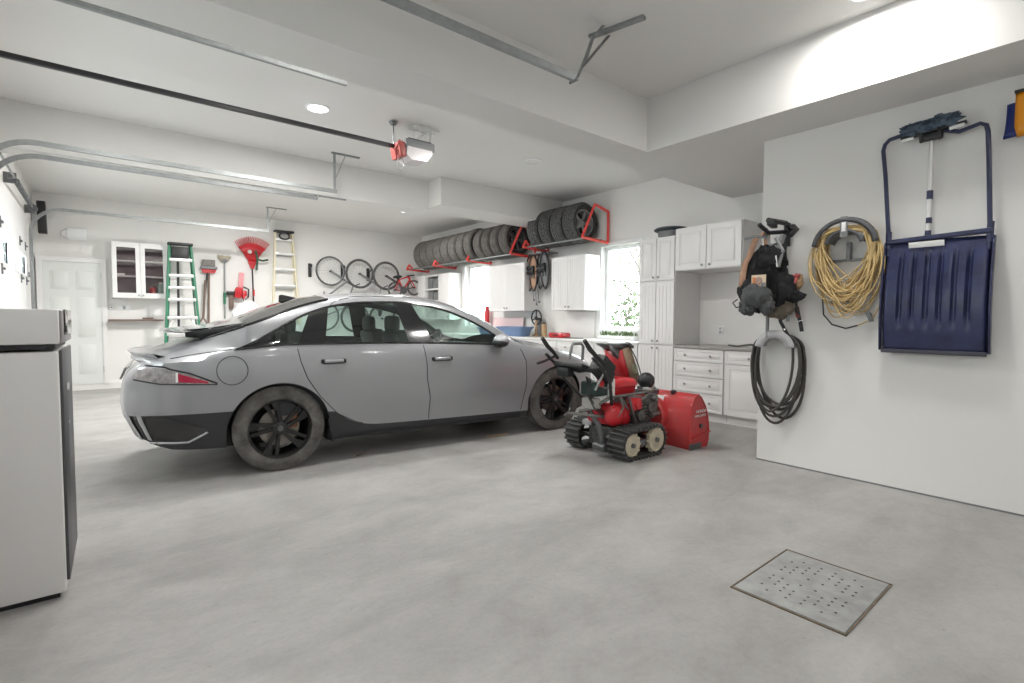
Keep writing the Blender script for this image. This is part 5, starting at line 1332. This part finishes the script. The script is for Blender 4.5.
# handlebars + panel
m = MB()
for s in (-1, 1):
    y = -.30 if s < 0 else .30
    m.tube([(.02, y*.6, .50), (-.14, y, .72), (-.25, y, .86), (-.36, y, .95)], .015)
m.tube([(-.25, -.30, .86), (-.22, 0, .80), (-.25, .30, .86)], .015); m.build('handlebar', 'black', sb)
for s, dx in ((-1, -.03), (1, .04)):
    y = -.31 if s < 0 else .31
    m = MB(); m.tube([(-.30+dx, y, .965), (-.37+dx, y, 1.02), (-.44+dx, y, 1.10)], [.018, .021, .018], 12); m.build('hand_grip', 'rubber', sb)
    m = MB(); m.tube([(-.22+dx*.5, y, .90), (-.30+dx, y, .965)], .017); m.build('grip_tube', 'black', sb)
MB().tube([(-.46, .30, .865), (-.36, .32, .88), (-.22, .32, .925)], .013).build('drive_lever', 'black', sb)
MB().tube([(-.0, .36, .88), (.03, .36, 1.0), (.05, .36, 1.03), (.16, .36, 1.03), (.19, .36, 1.0), (.18, .36, .86)], .015).build('shift_guard', 'greyplastic', sb)
m = MB(); m.box((-.20, .08, .835), (.20, .38, .045), Matrix.Rotation(R(18), 3, 'Y'), .015); m.box((-.10, -.17, .84), (.20, .14, .18), Matrix.Rotation(R(38), 3, 'Y'), .03); m.box((-.26, .14, .79), (.09, .16, .09), None, .02); m.box((.0, -.12, .76), (.12, .12, .12), Matrix.Rotation(R(25), 3, 'Y'), .02); m.build('control_panel', mat('panel_dark', (.018, .02, .022), .5, noise=.5, nscale=20), sb)
m = MB()
for (x, y, z) in ((-.10, -.20, .93), (-.06, -.08, .94), (-.16, -.12, .91)): m.tube([(x, y, z-.08), (x+.02, y, z)], .010); m.sphere((x+.02, y, z), .018, 12, 8)
m.build('levers', 'black', sb)
MB().cyl((-.20, -.26, .715), (-.20, -.245, .715), .030, n=20).build('red_knob', 'red', sb)
m = MB(); m.tube([(-.16, -.26, .82), (-.24, -.27, .74), (-.27, -.25, .66)], .010); m.tube([(-.27, -.25, .74), (-.15, -.25, .67), (.0, -.2, .66)], .008); m.build('cable_guard', 'steel', sb)
MB().box((-.04, -.02, .635), (.17, .20, .13), None, .02).build('battery_box', mat('battery_green', (.022, .045, .04), .5), sb)
MB().box((-.08, -.02, .50), (.10, .16, .10), None, .015).build('filter_cup', mat('cup_grey', (.38, .37, .35), .4), sb)
MB().box((.07, -.12, .63), (.08, .05, .20), None, .015).build('white_bottle', mat('white_plastic', (.70, .69, .67), .4), sb)
m = MB()
for k in range(4):
    rnd = random.Random(k); m.tube([(-.22+.03*k, -.15+.05*k, .75), (-.25+.05*k, -.14+.04*k, .60), (-.15+.05*k, -.12+.03*k, .48), (-.02+.03*k, -.12, .38)], .006)
m.build('cables', 'black', sb)
# headlight ball on post
m = MB(); m.cyl((.76, -.03, .20), (.73, -.02, .60), .022); m.build('post', 'black', sb)
m = MB(); m.sphere((.70, -.03, .655), (.078, .088, .085)); o = m.build('headlight', 'black', sb); MB().box((.68, -.06, .580), (.10, .07, .03), Matrix.Rotation(R(20), 3, 'Z'), .01).build('bracket', 'alu', o)
# discharge chute
def quad(m, P): m.bm.faces.new([m.bm.verts.new(Vector(p)) for p in P])
ch = MB(); y = .30
A = [(.74, y-.05, .58), (.98, y-.05, .58), (.98, y+.13, .58), (.74, y+.13, .58)]
B = [(.58, y-.05, .94), (.78, y-.05, .985), (.78, y+.13, .985), (.58, y+.13, .94)]
for i in (0, 2, 3): quad(ch, [A[i], A[(i+1) % 4], B[(i+1) % 4], B[i]])
c = ch.build('chute', 'red', sb, solid=.008)
m = MB(); quad(m, [(.80, y-.062, .60), (.95, y-.062, .60), (.77, y-.062, .985), (.64, y-.062, .965)]); m.build('worn_face', mat('worn_face_tan', (.42, .30, .20), .7, noise=.5, nscale=10), c, solid=.004)
m = MB(); quad(m, [(.84, y-.067, .66), (.92, y-.067, .66), (.86, y-.067, .80), (.78, y-.067, .80)]); m.build('sticker', mat('olive_label', (.25, .26, .17), .6), c, solid=.003)
m = MB(); quad(m, [(.44, y-.06, 1.02), (.60, y-.06, .945), (.58, y-.06, .86), (.50, y-.06, .90)]); quad(m, [(.44, y-.06, 1.02), (.60, y-.06, .945), (.60, y+.12, .945), (.44, y+.12, 1.02)]); quad(m, [(.45, y-.055, 1.02), (.60, y-.055, .95), (.80, y-.055, .985), (.72, y-.055, 1.02)]); quad(m, [(.45, y-.055, 1.02), (.72, y-.055, 1.02), (.72, y+.12, 1.02), (.45, y+.12, 1.02)]); m.build('deflector', 'steeld', c, solid=.008)
MB().tube([(.76, y-.06, .99), (.84, y-.07, .88), (.90, y-.07, .78), (.97, y-.07, .62)], .006).build('cable', 'black', c)
MB().box((.76, y-.06, 1.0), (.10, .05, .03), Matrix.Rotation(R(30), 3, 'Y'), .005).build('hinge', 'steeld', c)
m = MB(); m.lathe([(.10, .50), (.13, .50), (.13, .54), (.10, .54)], 'Z', 28, (.90, .12, 0), closed=True); m.lathe([(.10, .52), (.095, .56), (.09, .56), (.09, .50)], 'Z', 28, (.90, .12, 0)); m.build('chute_collar', 'steeld', sb)
# auger housing
prof = [(.855, .005), (.85, .20), (.86, .33), (.89, .44), (.94, .51), (.99, .535), (1.05, .50), (1.12, .41), (1.17, .29), (1.19, .16), (1.18, .06), (1.15, .0)]
y0, y1 = -.435, .44
m = MB(); cut = prof[:9]
m.grid([[Vector((x, y0, z)) for x, z in cut], [Vector((x, y1, z)) for x, z in cut]]); h = m.build('auger_housing', 'reddust', sb, sharp=30, solid=.008)
for yy, nm in ((y0, 'side_plate'), (y1, 'side_plate')):
    m = MB(); m.prism([(x, yy, z) for x, z in prof], (0, .008, 0)); o = m.build(nm, 'reddust', sb)
    m = MB(); m.tube([(x, yy, z) for x, z in prof], .008, 6, closed=True); m.build('edge_flange', 'reddust', o)
    if yy == y0:
        m = MB(); m.box((1.05, y0-.008, .13), (.32, .014, .012), Matrix.Rotation(R(-6), 3, 'Y'), .002); m.build('pressed_ridge', 'reddust', o)
        MB().cyl((1.04, y0-.02, .22), (1.04, y0, .22), .022, n=14).build('axle_bolt', 'steeld', o)
        text_mesh('HONDA', .045, (1.045, y0-.004, .365), (R(90), 0, 0), M['paper'], o, 'lettering', .001)
        text_mesh('POWER EQUIPMENT', .03, (1.035, y0-.004, .322), (R(90), 0, 0), M['paper'], o, 'lettering', .001, .72)
m = MB(); m.lathe([(.0, .78), (.17, .78), (.185, .80), (.19, .875)], 'X', 36, (0, 0, .29)); m.build('impeller_housing', 'reddust', sb)
m = MB(); m.box((.885, -.04, .45), (.012, .13, .09), Matrix.Rotation(R(28), 3, 'Y'), .001); m.build('warning_label', 'paper', sb)
m = MB(); m.box((.95, -.18, .535), (.05, .04, .04), None, .008); m.build('clip', 'black', sb)
# auger spiral + scraper
m = MB(); rows = []
for i in range(97):
    a = i/96*PI*6; y = y0+.03+(y1-y0-.06)*i/96; rows.append([Vector((1.04+.03*math.cos(a), y, .22+.03*math.sin(a))), Vector((1.04+.16*math.cos(a), y, .22+.17*math.sin(a)))])
m.grid(rows); m.build('auger', 'steeld', sb, solid=.006)
MB().cyl((1.04, y0, .22), (1.04, y1, .22), .02, n=12).build('auger_shaft', 'steeld', sb)
for yy in (y0+.0, y1+.01): MB().box((.94, yy-.012, .03), (.20, .012, .06), None, .004).build('skid_shoe', 'steeld', sb)
# loose bits on the floor under the car
for (x, y, rz, lb, mm, L) in ((1.9, 4.55, .5, 'thin brown stick on the floor under the car door', 'wood', .16), (3.35, 4.35, -.1, 'pale wooden stick on the floor behind the front wheel', 'woodl', .26)):
    o = MB().box((0, 0, .007), (L, .015, .012), None, .003).build('stick', mm, loc=(x, y, 0)); o.rotation_euler = (0, 0, rz); tag(o, lb, 'stick')
